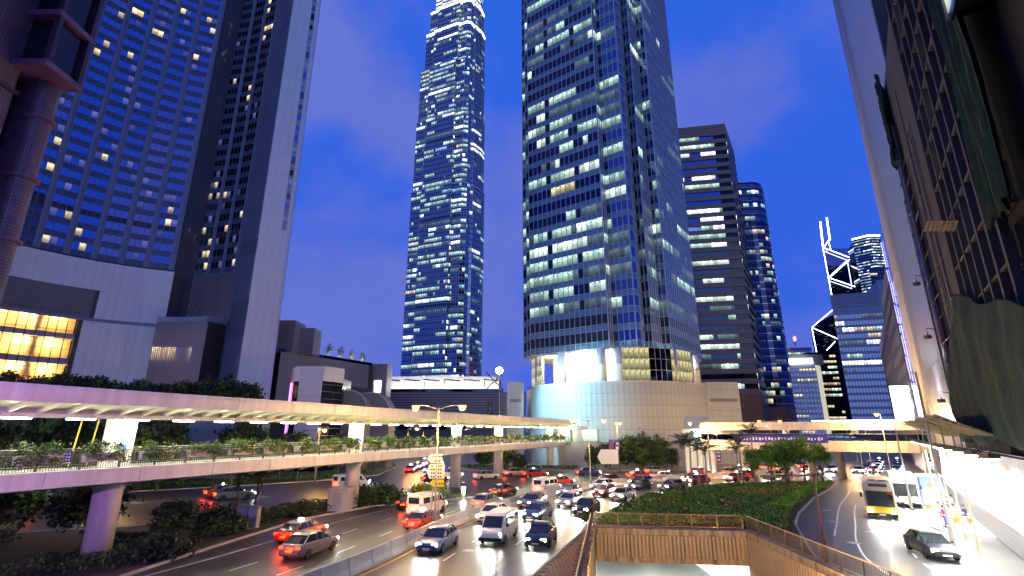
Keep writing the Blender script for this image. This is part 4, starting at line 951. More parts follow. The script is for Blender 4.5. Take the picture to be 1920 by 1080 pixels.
for j, (rt_, rr) in enumerate(((-.748, .82), (-.299, .78), (-.107, .75), (-.0256, .75), (.0716, .75), (.128, .75))):
    p, t = ratio_s(E_, rt_, -2.5); k = MB(); k.lathe([(rr, 0), (rr, ZD - 1.5), (rr * 1.25, ZD - 1.02)], (p.x, p.y, 0), 24); k.build('support_column', 'concrete_white', fb, smooth=True)
    k = MB(); a_ = math.atan2(t.y, t.x); c_, s_ = math.cos(a_), math.sin(a_); k.prism([(p.x + c_ * x - s_ * y, p.y + s_ * x + c_ * y) for x, y in ((-.75, -.45), (.75, -.45), (.75, .45), (-.75, .45))], ZD + .005, 8.9); pier = k.build('canopy_pier', 'concrete_white', fb)
    if j < 2:
        fx = lambda x, y: (p.x + c_ * x - s_ * y, p.y + s_ * x + c_ * y); k = MB(); a0, a1 = fx(-.1, -.47), fx(.62, -.47); k.quad((*a0, ZD + 1.1), (*a1, ZD + 1.1), (*a1, ZD + 2.6), (*a0, ZD + 2.6)); k.build('poster', 'screen_blue', pier); k = MB(); k.wall(Vector(fx(-.16, -.455)), Vector(fx(.68, -.455)), ZD + 1.04, ZD + 2.66, .02, .0); k.build('poster_frame', 'steel_dark', pier)
    if j in (3,): pass
# railing of the bridge: posts, rails, balusters
for off_, lab in ((-.15, 'near'), (-4.85, 'far')):
    po = offset(E_, off_); h = 1.12; k = MB(); k.sweep([(p.x, p.y, ZD) for p in po], [(-.03, h), (.03, h), (.03, h + .06), (-.03, h + .06)]); k.build('handrail', 'steel', fb); k = MB(); k.sweep([(p.x, p.y, ZD) for p in po], [(-.02, .1), (.02, .1), (.02, .14), (-.02, .14)]); k.sweep([(p.x, p.y, ZD) for p in po], [(-.02, .98), (.02, .98), (.02, 1.02), (-.02, 1.02)]); k.build('bottom_rail', 'steel', fb)
    pm = MB().box(-.05, .05, -.05, .05, 0, 1.15).mesh('rail_post', 'steel_dark'); s = .8
    while s < plen(po):
        p, t = along(po, s); inst('rail_post', pm, fb, Vector((p.x, p.y, ZD)) - ORG[fb], math.atan2(t.y, t.x)); s += 2.2
    k = MB(); s = .2
    while s < (80 if off_ > -1 else 50):
        p, t = along(po, s); k.box(p.x - .012, p.x + .012, p.y - .012, p.y + .012, ZD + .12, ZD + .99); s += .14 if s < 40 else .25
    stuff(k.build('balusters', 'steel_dark', fb))
# ---------------------------------------------------------------- straight footbridge on the right
rbg = thing('glazed_footbridge', (54, 92, 0), 'straight roofed footbridge crossing the road under the far towers', 'footbridge'); QA, QB = Vector((36.5, 101)), Vector((73, 82.5)); d = (QB - QA).normalized(); LB = (QB - QA).length
k = MB(); k.wall(QA, QB, 4.7, 5.9, 4.6, 0); k.build('deck', 'concrete', rbg)
for i in range(14):
    a, b = QA + d * (LB * i / 14 + .02), QA + d * (LB * (i + 1) / 14 - .02); k = MB(); k.wall(a, b, 4.55, 6.35, .12, .15); k.build('fascia_panel', 'canopy_white', rbg)
    k = MB(); k.wall(a, b, 8.15, 9.55, .5, .55); k.build('roof_fascia_panel', 'canopy_white', rbg); k = MB(); k.wall(a, b, 6.4, 7.45, .04, .0); k.build('glass_panel', 'glass_clear' if 'glass_clear' in M else 'glass_deep', rbg)
k = MB(); k.wall(QA, QB, 9.0, 9.3, 5.4, .5); k.build('roof', 'canopy_white', rbg); k = MB(); k.wall(QA, QB, 7.46, 7.54, .08, .02); k.build('handrail', 'steel', rbg)
for t in (.08, .36, .62, .88): q = QA + d * (LB * t) - Vector((d.y, -d.x)) * 2.0; k = MB(); k.lathe([(.55, 5.9), (.55, 8.3), (1.1, 8.7), (1.1, 9.0)], (q.x, q.y, 0), 16); k.build('roof_column', 'concrete_white', rbg, smooth=True)
for t in (.04, .17, .44, .55, .97): q = QA + d * (LB * t) - Vector((d.y, -d.x)) * 2.2; k = MB(); k.lathe([(.6, 0), (.6, 4.3), (.85, 4.7)], (q.x, q.y, 0), 18); k.build('support_column', 'concrete', rbg, smooth=True)
for i in range(9):
    q = QA + d * (LB * (i + .5) / 9) - Vector((d.y, -d.x)) * 2.2; k = MB(); k.box(q.x - .5, q.x + .5, q.y - .12, q.y + .12, 8.85, 8.95); k.build('ceiling_light', 'lamp_white', rbg)
    if i % 2 == 0: lamp('POINT', rbg, (q.x, q.y, 8.6), 70, (1, .98, .8), .3)
k = MB(); k.wall(QA + d * 6, QA + d * 21, 6.0, 7.3, .1, .32); sg = k.build('blue_banner', 'sign_blue', rbg); k = MB()
for i in range(26): q = QA + d * (7 + i * .52) + Vector((d.y, -d.x)) * .335; k.wall(q, q + d * (.24 if i % 3 else .36), 6.35 + (i % 2) * .1, 6.95 - (i % 4) * .05, .01)
stuff(k.build('banner_characters', 'sign_white', sg))
k = MB(); k.wall(QA + d * 19, QA + d * 33, 9.62, 9.78, .2, .1); k.build('roof_light_strip', 'lamp_cool', rbg)
# glass escalator link at the podium end
k = MB(); k.hexa([(34, 104, .2), (38, 102, .2), (40, 106, .2), (36, 108, .2), (34, 104, 8.4), (38, 102, 8.4), (40, 106, 10.8), (36, 108, 10.8)]); k.build('stair_link', 'stone_pale', rbg)
lamp('POINT', rbg, (36.5, 101.8, 7.4), 80, (.6, 1, .92), .3)

# ---------------------------------------------------------------- right street frontage
S0, SD = Vector((40.6, 44.5)), Vector((.562, .827)).normalized(); SN = Vector((-SD.y, SD.x))
def sp(s_, off_=0.): return S0 + SD * s_ + SN * off_
wt_ = thing('white_clad_tower', (*sp(20), 0), 'slanting pale panelled tower facade on the right with blue glass strip', 'building')
k = MB(); k.prism([tuple(sp(42)), tuple(sp(5)), tuple(sp(5, -14)), tuple(sp(42, -14))], .1, 118); k.build('wall', 'joint', wt_)
for nm, s_a, s_b, mkk in (('clad', 37, 42, 'panel_bluegrey'), ('clad', 5, 36.6, 'panel_bluegrey')):
    n = max(1, round((s_a - s_b) / -3.1)); w_ = (s_b - s_a) / n
    for i in range(n):
        pm = None
        for z in range(14):
            if pm is None: pm = MB().box(.02, w_ - .02, 0, .12, .03, 7.97).mesh('cladding_panel', mkk)
            q = sp(s_b - i * w_, .12); inst('cladding_panel' if nm == 'clad' else 'glass_panel', pm, wt_, Vector((q.x, q.y, .2 + z * 8)) - ORG[wt_], math.atan2(-SD.y, -SD.x))
q = sp(42, .0); k = MB(); k.tube([(q.x, q.y, .1), (q.x, q.y, 118)], .9, 16); k.build('rounded_corner', 'hotel_white', wt_, smooth=True)
for z, s_ in ((12, 14), (19, 13), (25, 12)):
    a = sp(s_, .2); k = MB(); k.tube([(a.x, a.y, z), tuple(sp(s_, 1.1)) + (z + .2,), tuple(sp(s_, 1.1)) + (z - .6,)], .06, 5); b_ = sp(s_, 1.15); k.box(b_.x - .25, b_.x + .25, b_.y - .25, b_.y + .25, z - 1.0, z - .6); k.build('facade_lamp', 'steel_dark', wt_)
k = MB(); a = sp(24, 1.2); k.box(a.x - .2, a.x + .2, a.y - .2, a.y + .2, 9.3, 9.6); k.build('wall_floodlight', 'lamp_flood', wt_); lamp('SPOT', wt_, tuple(sp(24, 2.0)) + (9.4,), 900, (.92, .92, 1), .2, aim=tuple(sp(22, .1)) + (22,), spot=R(70), blend=.9)
ob = thing('old_concrete_building', (*sp(-10), 0), 'dark derelict concrete building with vertical fins and perforated sunshades on right edge', 'building')
k = MB(); k.prism([tuple(sp(7, .7)), tuple(sp(-11.5, .7)), tuple(sp(-11.5, -14)), tuple(sp(7, -14))], .1, 46); k.build('side_wall', 'facade_old', ob); k = MB(); k.prism([tuple(sp(-11.5, .2)), tuple(sp(-40, .2)), tuple(sp(-40, -14)), tuple(sp(-11.5, -14))], .1, 62); k.build('fin_wall', 'matte_black', ob)
k = MB(); k.prism([tuple(sp(4.2, 1.2)), tuple(sp(2.9, 1.2)), tuple(sp(2.9, .72)), tuple(sp(4.2, .72))], 7, 40); k.build('service_duct', 'hotel_dark', ob); k = MB(); k.prism([tuple(sp(7.2, 1.0)), tuple(sp(5.4, 1.0)), tuple(sp(5.4, .72)), tuple(sp(7.2, .72))], 7, 46.4); k.build('corner_pilaster', 'facade_fin', ob)
for i in range(7):
    a = sp(-11.6 - i * 2.3); k = MB(); k.wall(sp(-11.5 - i * 2.3, .2), sp(-11.9 - i * 2.3, .2), 10, 62, .4, 1.1); k.build('fin', 'facade_fin', ob)
lat = MB()
for x in np.linspace(.02, 1.78, 6): lat.box(x, x + .1, -1.0, -.02, 0, .16)
for y in np.linspace(-1.0, -.12, 4): lat.box(.02, 1.88, y, y + .1, .002, .158)
lm_ = lat.mesh('sunshade', 'brise'); itr = []
for i in range(6):
    for f in range(15):
        q = sp(-11.95 - i * 2.3, .25); inst('sunshade', lm_, ob, Vector((q.x, q.y, 13 + f * 3.2)) - ORG[ob], math.atan2(-SD.y, -SD.x))
        key = 'room_dim' if rng.random() < .25 else 'glass_dark'
        if (i, f) in ((1, 4), (2, 5), (1, 8), (3, 6)): key = 'room_cream'
        q2_ = sp(-11.95 - i * 2.3, .23); itr.append((q2_.x, q2_.y, 13.3 + f * 3.2, -SD.x, -SD.y, 1.8, 2.2, key, rng.random()))
put_panes(ob, itr, 100)
k = MB()
for s_ in np.arange(-11, 3, 1.1):
    a = sp(s_, 1.5 + rng.random() * .3); k.tube([(a.x, a.y, 6.5), (a.x + rng.uniform(-.2, .2), a.y, 34 + rng.uniform(-6, 4))], .05, 4, False)
for z in np.arange(8, 34, 1.9): a, b = sp(3, 1.6), sp(-11.5, 1.6); k.tube([(a.x, a.y, z), (b.x, b.y, z + rng.uniform(-.3, .3))], .05, 4, False)
stuff(k.build('bamboo_scaffold', 'steel_dark', ob))
q = sp(-17, 2.2); k = MB()
for i in range(7): a, b = sp(-16.2 - i * .3, 1.4), sp(-16.2 - i * .3, 3.0); k.tube([(a.x, a.y, 21.2), (b.x, b.y, 21.6)], .04, 4); a, b = sp(-16, 1.5 + i * .24), sp(-18.2, 1.5 + i * .24); k.tube([(a.x, a.y, 21.25 + i * .05), (b.x, b.y, 21.25 + i * .05)], .04, 4)
k.build('bamboo_catch_tray', 'bamboo', ob)
# lit glass building behind, at the very edge
lg = thing('edge_glass_building', (*sp(-42, -3), 0), 'dark glass building with a few lit offices in the top right corner', 'building'); itr = []
k = MB(); k.prism([tuple(sp(-30, 1.8)), tuple(sp(-44, 1.8)), tuple(sp(-44, -10)), tuple(sp(-30, -10))], 28, 62); k.build('wall', 'glass_dark', lg)
for i in range(8):
    for f in range(11): q = sp(-30 - i * 1.7, 1.83); itr.append((q.x, q.y, 28.4 + f * 3.0, -SD.x, -SD.y, 1.6, 2.5, 'room_bright' if rng.random() < .3 else 'glass_dark', rng.random()))
put_panes(lg, itr, 90); k = MB()
for i in range(9): k.wall(sp(-29.97 - i * 1.7, 1.8), sp(-30.05 - i * 1.7, 1.8), 28.1, 62, .2, .12)
k.build('mullions', 'mullion_dark', lg)
# draped green netting
def drape(s0, s1, zb, zt, off_, n, mrows, amp, label, tilt=None):
    k = MB(); V = []; r = random.Random(int(s0 * 7) + 99); ph = [r.uniform(0, 6) for _ in range(6)]
    for j in range(mrows + 1):
        tz = j / mrows
        for i in range(n + 1):
            tx = i / n; s_ = s0 + (s1 - s0) * tx; top = zt(tx); bot = zb(tx); z = bot + (top - bot) * tz
            o_ = off_(tx, tz) + amp * (math.sin(tx * 37 + ph[0] + tz * 2) * .5 + math.sin(tx * 71 + ph[1] - tz * 3) * .3 + math.sin(tz * 13 + tx * 9 + ph[2]) * .35 + r.uniform(-.12, .12))
            a = sp(s_, o_); V.append((a.x, a.y, z + .25 * math.sin(tx * 21 + ph[3])))
    k.faces(V, [(j * (n + 1) + i, j * (n + 1) + i + 1, (j + 1) * (n + 1) + i + 1, (j + 1) * (n + 1) + i) for j in range(mrows) for i in range(n)])
    o = k.build('safety_netting', 'netting', smooth=True, loc=tuple(sp((s0 + s1) / 2)) + (zb(.5),)); tag(o, label, 'netting', 'green safety netting'); md = o.modifiers.new('cloth', 'SOLIDIFY'); md.thickness = .02; return o
drape(1, -36, lambda t: 7.2, lambda t: float(np.interp(t, [0, .1, .34, .6, 1], [11.5, 13.5, 17.6, 15.2, 11.6])), lambda tx, tz: 1.7 + .25 * math.sin(tz * 3), 200, 56, .16, 'large green netting billowing over the scaffold above the white hoarding')
drape(-26, -30.5, lambda t: 18, lambda t: 62, lambda tx, tz: 1.6, 30, 50, .3, 'dark green netting hanging beside the concrete fins near top right')
drape(6, 3.5, lambda t: 36, lambda t: 47, lambda tx, tz: 1.3, 14, 24, .3, 'small torn green net at the top of the old building')
# white floodlit hoarding on a corrugated fence
hd = thing('lit_hoarding', (*sp(4), 0), 'tall dazzling white hoarding along the right pavement', 'hoarding')
for i in range(19):
    a, b = sp(24 - i * 3, 1.6), sp(24 - (i + 1) * 3 + .04, 1.6); k = MB(); k.wall(a, b, 1.9, 6.6, .12); k.build('hoarding_panel', 'hoarding', hd)
k = MB(); s_ = 24.
while s_ > -33: k.wall(sp(s_, 1.5), sp(s_ - .22, 1.5), .1, 1.88, .1); k.wall(sp(s_ - .22, 1.4), sp(s_ - .44, 1.4), .1, 1.88, .1); s_ -= .44
k.build('corrugated_fence', 'steel', hd)
for i in range(11):
    s_ = 20 - i * 4.6; a, b = sp(s_, 1.62), sp(s_, 3.9); k = MB(); k.tube([(a.x, a.y, 6.5), (b.x, b.y, 7.0)], .05, 5); k.build('lamp_arm', 'steel_dark', hd); k = MB(); k.box(b.x - .28, b.x + .28, b.y - .28, b.y + .28, 6.72, 6.98); k.build('floodlight_body', 'steel_dark', hd); k = MB(); k.box(b.x - .24, b.x + .24, b.y - .24, b.y + .24, 6.66, 6.715); k.build('floodlight_lens', 'lamp_flood', hd)
    lamp('SPOT', hd, (b.x, b.y, 6.6), 1500, (1, .99, .95), .2, aim=tuple(sp(s_, 3.0)) + (2.0,), spot=R(128), blend=.4)
# bamboo awning over the hoarding
aw = thing('bamboo_awning', (*sp(6), 0), 'sloping bamboo and sheet awning over the hoarding beneath the netting', 'awning'); k = MB()
for s_ in np.arange(-14, 19, .55):
    a, b = sp(s_, 1.2), sp(s_ + rng.uniform(-.3, .3), 4.4 + rng.uniform(-.3, .6)); k.tube([(a.x, a.y, 7.5), (b.x, b.y, 8.9 + rng.uniform(-.15, .25))], .05, 4)
for o_ in np.arange(1.4, 4.6, .45): a, b = sp(-14, o_), sp(19, o_); z = 7.5 + (o_ - 1.2) * .44; k.tube([(a.x, a.y, z + .06), (b.x, b.y, z + .06)], .045, 4)
k.build('bamboo_poles', 'bamboo', aw); k = MB(); V = [tuple(sp(-14, 1.3)) + (7.62,), tuple(sp(19, 1.3)) + (7.62,), tuple(sp(19, 4.3)) + (8.98,), tuple(sp(-14, 4.3)) + (8.98,)]; k.faces(V, [(0, 1, 2, 3)]); k.build('awning_sheet', 'netting', aw)
for s_ in (-12, -6, 0, 6, 12, 18): a = sp(s_, 3.6); k = MB(); k.tube([(a.x, a.y, .1), (a.x, a.y, 8.6)], .06, 6); k.build('awning_post', 'bamboo', aw)
# street blocks beyond the white tower
b2 = thing('led_striped_block', (*sp(46), 0), 'dark street block with zigzag purple-white light strips and a column of lit windows', 'building')
k = MB(); k.prism([tuple(sp(62)), tuple(sp(43.2)), tuple(sp(43.2, -12)), tuple(sp(62, -12))], .1, 47); k.build('wall', 'spandrel_navy', b2); itr = []
for f in range(12):
    for i in range(3): q = sp(51 - i * 2.6, .04); itr.append((q.x, q.y, 6 + f * 3.4, -SD.x, -SD.y, 2.2, 1.9, r6.choice(['room_bright', 'room_cool', 'glass_deep', 'room_dim']), r6.random()))
put_panes(b2, itr, 40)
for j, s_ in enumerate((61.0, 56.5)):
    z = 8 + j * 3
    while z < 44 - j * 9:
        h = rng.uniform(1.2, 4); a = sp(s_ + rng.uniform(-.5, .5), .2); k = MB(); k.wall(a, a - SD * .12, z, z + h, .1); k.build('light_strip', 'neon_blue', b2); z += h + rng.uniform(.1, .8)
b3 = slab_tower('street_block', [tuple(sp(100)), tuple(sp(66)), tuple(sp(66, -10))], [tuple(sp(98, -12))], 5, 40, 3.6, 2.4, 1.8, ['room_cream', 'room_cool', 'room_dim'], 'glass_deep', .4, 'grey street block with lit offices beyond the striped block', sp='granite_grey', seed=51, limit=40)
b4 = slab_tower('street_block', [tuple(sp(160)), tuple(sp(104)), tuple(sp(104, -14))], [tuple(sp(160, -14))], 5, 36, 3.6, 2.4, 1.8, ['room_cream', 'room_cool', 'room_dim'], 'glass_deep', .4, 'plain slim block farther along the right side of the street', sp='mullion_dark', seed=52, limit=30)
ws = thing('white_light_box', (*sp(62, 1.5), 0), 'blank glowing white vertical light box fixed high on the street block', 'light box'); a = sp(68, .3); b = sp(66.6, 3.2); k = MB(); k.wall(b, a, 9.6, 16.6, .4); k.build('lit_face', 'screen_white', ws); k = MB(); k.wall(b, a, 9.4, 9.6, .5, .05); k.wall(b, a, 16.6, 16.8, .5, .05); k.build('frame', 'steel_dark', ws)

# ---------------------------------------------------------------- vegetation
def leaf_arrays(C, size, up=.35, aspect=.55):
    n = len(C); N = nrg.normal(size=(n, 3)); N[:, 2] += up; N /= np.linalg.norm(N, axis=1)[:, None] + 1e-9
    T = nrg.normal(size=(n, 3)); T -= (T * N).sum(1)[:, None] * N; T /= np.linalg.norm(T, axis=1)[:, None] + 1e-9; B = np.cross(N, T)
    s = (size * nrg.uniform(.6, 1.4, n))[:, None]; V = np.stack([C - T * s, C - B * s * aspect, C + T * s, C + B * s * aspect], 1).reshape(-1, 3)
    return V
def leaf_mesh(name, C, size, mats, idx, up=.35, aspect=.55, org=(0, 0, 0)):
    C = np.asarray(C) - np.array(org); V = leaf_arrays(C, size, up, aspect); n = len(C); me = bpy.data.meshes.new(name)
    F = np.arange(4 * n).reshape(-1, 4); me.from_pydata(V, [], F)
    for k in mats: me.materials.append(M[k])
    me.polygons.foreach_set('material_index', np.asarray(idx, dtype=np.int32)); me.update(); return me
def clumps(rx, ry, rz, cz, ncl, per, spread, shell=.55):
    C = []; I = []
    for _ in range(ncl):
        v = nrg.normal(size=3); v /= np.linalg.norm(v); r = shell + (1 - shell) * nrg.random(); r *= nrg.uniform(.75, 1.12); c = v * r * np.array([rx, ry, rz]) + np.array([0, 0, cz])
        if c[2] < cz - rz * .75: c[2] = cz - rz * .7
        C.append(c + nrg.normal(size=(per, 3)) * np.array([spread, spread, spread * .7])); I += [nrg.integers(0, 3)] * per
    return np.concatenate(C), I
CROWN = {}
def crown_mesh(kind, v):
    if (kind, v) not in CROWN:
        if kind == 'dark': C, I = clumps(2.3, 2.3, 1.9, 0, 54, 52, .36, .42); me = leaf_mesh('crown', C, .19, ['leaf_dark', 'leaf_dark', 'leaf'], I)
        elif kind == 'green': C, I = clumps(1.75, 1.75, 1.75, 0, 58, 52, .25, .40); me = leaf_mesh('crown', C, .11, ['leaf', 'leaf_bright', 'leaf_bright'], I)
        elif kind == 'street': C, I = clumps(1.9, 1.9, 1.4, 0, 46, 50, .34, .4); me = leaf_mesh('crown', C, .14, ['leaf', 'leaf_dark', 'leaf'], I)
        elif kind == 'shrub': C, I = clumps(.85, .85, .6, 0, 30, 40, .20, .3); me = leaf_mesh('foliage', C, .09, ['leaf', 'leaf_yellow', 'leaf_bright'], I)
        elif kind == 'darkshrub': C, I = clumps(1.3, 1.3, .9, 0, 34, 44, .30, .3); me = leaf_mesh('foliage', C, .14, ['leaf_dark', 'leaf', 'leaf_dark'], I)
        elif kind == 'light': C, I = clumps(1.2, 1.2, 2.2, 0, 26, 22, .35, .2); me = leaf_mesh('crown', C, .15, ['leaf_bright', 'leaf_yellow', 'leaf'], I)
        CROWN[kind, v] = me
    return CROWN[kind, v]
TRUNK = {}
def trunk_mesh(kind, v, h, r, crown_r):
    key = (kind, v, round(h, 1))
    if key not in TRUNK:
        q = random.Random(v * 7 + int(h * 10)); k = MB(); pts = [(q.uniform(-.08, .08) * i, q.uniform(-.08, .08) * i, h * i / 5) for i in range(6)]; k.tube(pts, [r * (1.25 - .13 * i) for i in range(6)], 8)
        for b in range(6):
            z = h * q.uniform(.55, .98); a = q.uniform(0, 6.28); l = crown_r * q.uniform(.5, .9); e = h + q.uniform(.2, 1.2); k.tube([(0, 0, z), (math.cos(a) * l * .5, math.sin(a) * l * .5, (z + e) / 2 + .2), (math.cos(a) * l, math.sin(a) * l, e)], [r * .5, r * .35, r * .12], 6)
        TRUNK[key] = k.mesh('trunk', 'bark', smooth=True)
    return TRUNK[key]
def tree(name, x, y, z, h, w, kind, label, group, v=None, trunk=.5, cat='tree'):
    v = rng.randrange(3) if v is None else v; o = thing(name, (x, y, z), label, cat, group); th = h * trunk; base = {'dark': (2.3, 1.9), 'green': (1.75, 1.75), 'street': (1.9, 1.4), 'light': (1.2, 2.2)}[kind]
    inst('trunk', trunk_mesh(kind, v, th, .05 + h * .014, w * .8), o); cz = (h - th) / 2; s_ = w / base[0]; inst('crown', crown_mesh(kind, v), o, (0, 0, th + cz * .92), rng.uniform(0, 6), (s_, s_, cz * 1.15 / base[1])); return o
def shrub(x, y, z, s_, kind, label, group, v=None):
    o = thing('shrub', (x, y, z), label, 'shrub', group); inst('foliage', crown_mesh(kind, rng.randrange(3) if v is None else v), o, (0, 0, .5 * s_), rng.uniform(0, 6), (s_, s_, s_)); k = MB()
    for i in range(4): a = i * 1.6; k.tube([(x, y, z), (x + .3 * s_ * math.cos(a), y + .3 * s_ * math.sin(a), z + .7 * s_)], .03, 4, False)
    k.build('stems', 'bark', o); return o
def cover(name, poly, step, size, mats, pickz, label, cat, z0=.15, jit=.5, up=.8):
    xs = [p[0] for p in poly]; ys = [p[1] for p in poly]; n = int((max(xs) - min(xs)) * (max(ys) - min(ys)) / (step * step)); X = nrg.uniform(min(xs), max(xs), n); Y = nrg.uniform(min(ys), max(ys), n); C = []; I = []
    for x, y in zip(X, Y):
        if inside((x, y), poly):
            i, hh = pickz(x, y); C.append((x, y, z0 + hh * (1 - nrg.random() ** 2 * .75))); I.append(i)
    o = bpy.data.objects.new(name, leaf_mesh(name, C, size, mats, I, up, .6)); COL.objects.link(o); o['kind'] = 'stuff'; o['label'] = label; o['category'] = cat; return o
# dark park trees left of and behind the footbridge
for i, (x, y, h, w) in enumerate([(-31.5, 26, 4.6, 2.6), (-35.5, 33, 5.2, 3.0), (-30.6, 39.5, 4.6, 2.4), (-38, 41, 5.4, 3.0), (-44, 37, 7, 3.2), (-36, 27, 6.0, 3.0), (-31, 31, 4.2, 2.4), (-24.3, 39.5, 3.2, 1.6)]):
    tree('park_tree', x, y, .12, h, w, 'dark', f'dark leafy park tree under the footbridge, {ORD[i]} of the clump at lower left', 'dark park trees', trunk=.3)
for i, (x, y, h, w) in enumerate([(-52, 49, 9.5, 3.6), (-57, 56, 10, 4), (-49, 74, 9.5, 3.8), (-62, 70, 10.5, 4.2), (-44, 83, 9, 3.4), (-70, 60, 11, 4.4), (-55, 80, 10.5, 4.0), (-66, 80, 11, 4.4), (-38, 92, 8.4, 3.0), (-76, 72, 11, 4.4), (-46, 92, 9.5, 3.6), (-33, 99, 7.2, 2.6), (-60, 90, 10, 4)]):
    tree('background_tree', x, y, .12, h, w, 'dark', f'dark tree behind the footbridge railing, {ORD[i]} nearest of the belt', 'tree belt behind the footbridge', trunk=.25)
for i, (x, y, h) in enumerate([(-25.6, 50.3, 6.2), (-24.4, 51.5, 6.0)]): tree('slim_tree', x, y, .12, h, 1.5, 'dark', f'slim bare-stemmed tree beside the far road, {"left" if i == 0 else "right"} of the pair', 'slim roadside trees', trunk=.62)
for i, (x, y) in enumerate([(-37.6, 86), (-33.4, 90.5), (-31, 95), (-29.4, 100), (-45, 80.5), (-28.6, 110)]): tree('verge_tree', x, y, .12, 6.4, 1.9, 'street', f'small lamplit tree on the far verge under the bridge, {ORD[i]} of the row', 'trees on the far verge', trunk=.55)
# hedge trees on the hotel terrace
te = MB(); te.box(-118, -47, 92, 101, .1, 10.6); tr_ = tag(te.build('hotel_terrace', 'granite_grey', loc=(-80, 96, 0)), 'low stone terrace block in front of the hotel podium', 'terrace')
for i in range(13): tree('terrace_tree', -96 + i * 3.9, 94.5 + rng.uniform(-1, 1), 10.6, 7.8 - .12 * i + rng.uniform(-.6, .5), 3.1, 'dark', f'dark rounded tree on the hotel terrace above the bridge roof, {ORD[i]} from the left', 'terrace trees', trunk=.22)
# dark trees before the drum
for i, (x, y, h, w) in enumerate([(17.6, 112.5, 5.2, 2.2), (21, 113.2, 6.0, 2.6), (24.5, 113.4, 6.8, 3.0), (28.2, 113.8, 6.9, 3.1), (31.8, 114.2, 6.4, 2.8), (34.8, 115.4, 4.6, 2.0), (-1.5, 113, 6.2, 2.6), (1.5, 111.5, 3.4, 2.0), (-6, 114, 5.6, 2.6)]):
    tree('plaza_tree', x, y, .12, h, w, 'dark', f'dark bushy tree at the foot of the round podium, {ORD[i]} in the row', 'trees before the podium', trunk=.2)
# bushy trees on the island
for i, (x, y, h, w) in enumerate([(37.6, 77.2, 6.2, 1.9), (40.4, 78.6, 6.9, 2.0), (44.2, 80.6, 7.3, 2.0), (48.0, 82.6, 6.2, 1.8), (36.2, 79.6, 5.4, 1.4), (42.6, 82.2, 5.8, 1.6)]):
    tree('island_tree', x, y, .3, h, w, 'green', f'bright green bushy tree on the planted island, {ORD[i]} of the clump', 'bushy island trees', trunk=.42)
# rooftop trees lit from below
for i in range(6):
    q = GA.lerp(GB, .22 + i * .135) + Vector((-1.5, 1.2)); o = tree('rooftop_tree', q.x, q.y, 31.05, 5.2 + rng.uniform(-.6, .8), 1.2, 'light', f'uplit slender tree on the stone podium roof, {ORD[i]} from the left', 'rooftop trees', trunk=.35)
    k = MB(); k.lathe([(.25, 0), (.3, .3), (.1, .4)], (q.x + .5, q.y - .7, 31.1), 8); k.build('uplight', 'lamp_white', o); lamp('POINT', o, (q.x + .5, q.y - .8, 32.0), 70, (1, .95, .6), .2)
    k = MB(); k.lathe([(.8, .0), (1.0, .9), (.9, .9)], (q.x, q.y, 31.05), 10); k.build('tree_pot', 'steel_dark', o)
# palms
fr = MB()
def frond():
    k = MB(); pts = []
    for i in range(9): t = i / 8; pts.append(Vector((2.0 * t, 0, .9 * t - 1.35 * t * t)))
    for a, b in zip(pts, pts[1:]):
        for sgn in (-1, 1):
            w = .42 * math.sin(math.pi * min(1, (a.x / 2.0) * .85 + .15)); mid = a.lerp(b, .5)
            k.quad(a, mid, mid + Vector((.16, sgn * w, -.20)), a + Vector((.12, sgn * w, -.18)))
    k.tube(pts, [.03] * 8 + [.01], 4, False); return k.mesh('frond', 'leaf_dark')
FR = frond()
def palm(x, y, z, h, label, sc_=1.0):
    o = thing('palm_tree', (x, y, z), label, 'palm tree', 'island palms'); k = MB(); k.tube([(x, y, z), (x + .05, y, z + h * .5), (x + .1, y, z + h)], [.15, .11, .09], 10); k.build('trunk', 'bark_palm', o, smooth=True); k = MB(); k.tube([(x + .1, y, z + h), (x + .1, y, z + h + .8)], [.11, .06], 8); k.build('crownshaft', 'leaf', o)
    for i in range(10):
        f_ = inst('frond', FR, o, (.1, 0, h + .7), i * 2.4, (sc_, sc_, sc_)); f_.rotation_euler = (0, R(-62 + 72 * ((i * 7) % 10) / 10), i * 2.4)
for i, (x, y, h) in enumerate([(21.5, 66.0, 5.5), (23.4, 69.5, 5.6), (25.2, 72.0, 5.0), (25.6, 70.2, 4.6), (33.2, 77.0, 5.6), (36.2, 79.4, 6.9), (34.0, 80.0, 4.4)]):
    palm(x, y, .3, h, ['nearest palm on the island with ringed grey trunk', 'palm just behind the nearest one on the island', 'slim palm third from the left on the island', 'short palm beside the slim one on the island', 'palm left of the bushy island trees', 'tallest palm rising above the bushy island trees', 'short palm at the back edge of the island'][i])
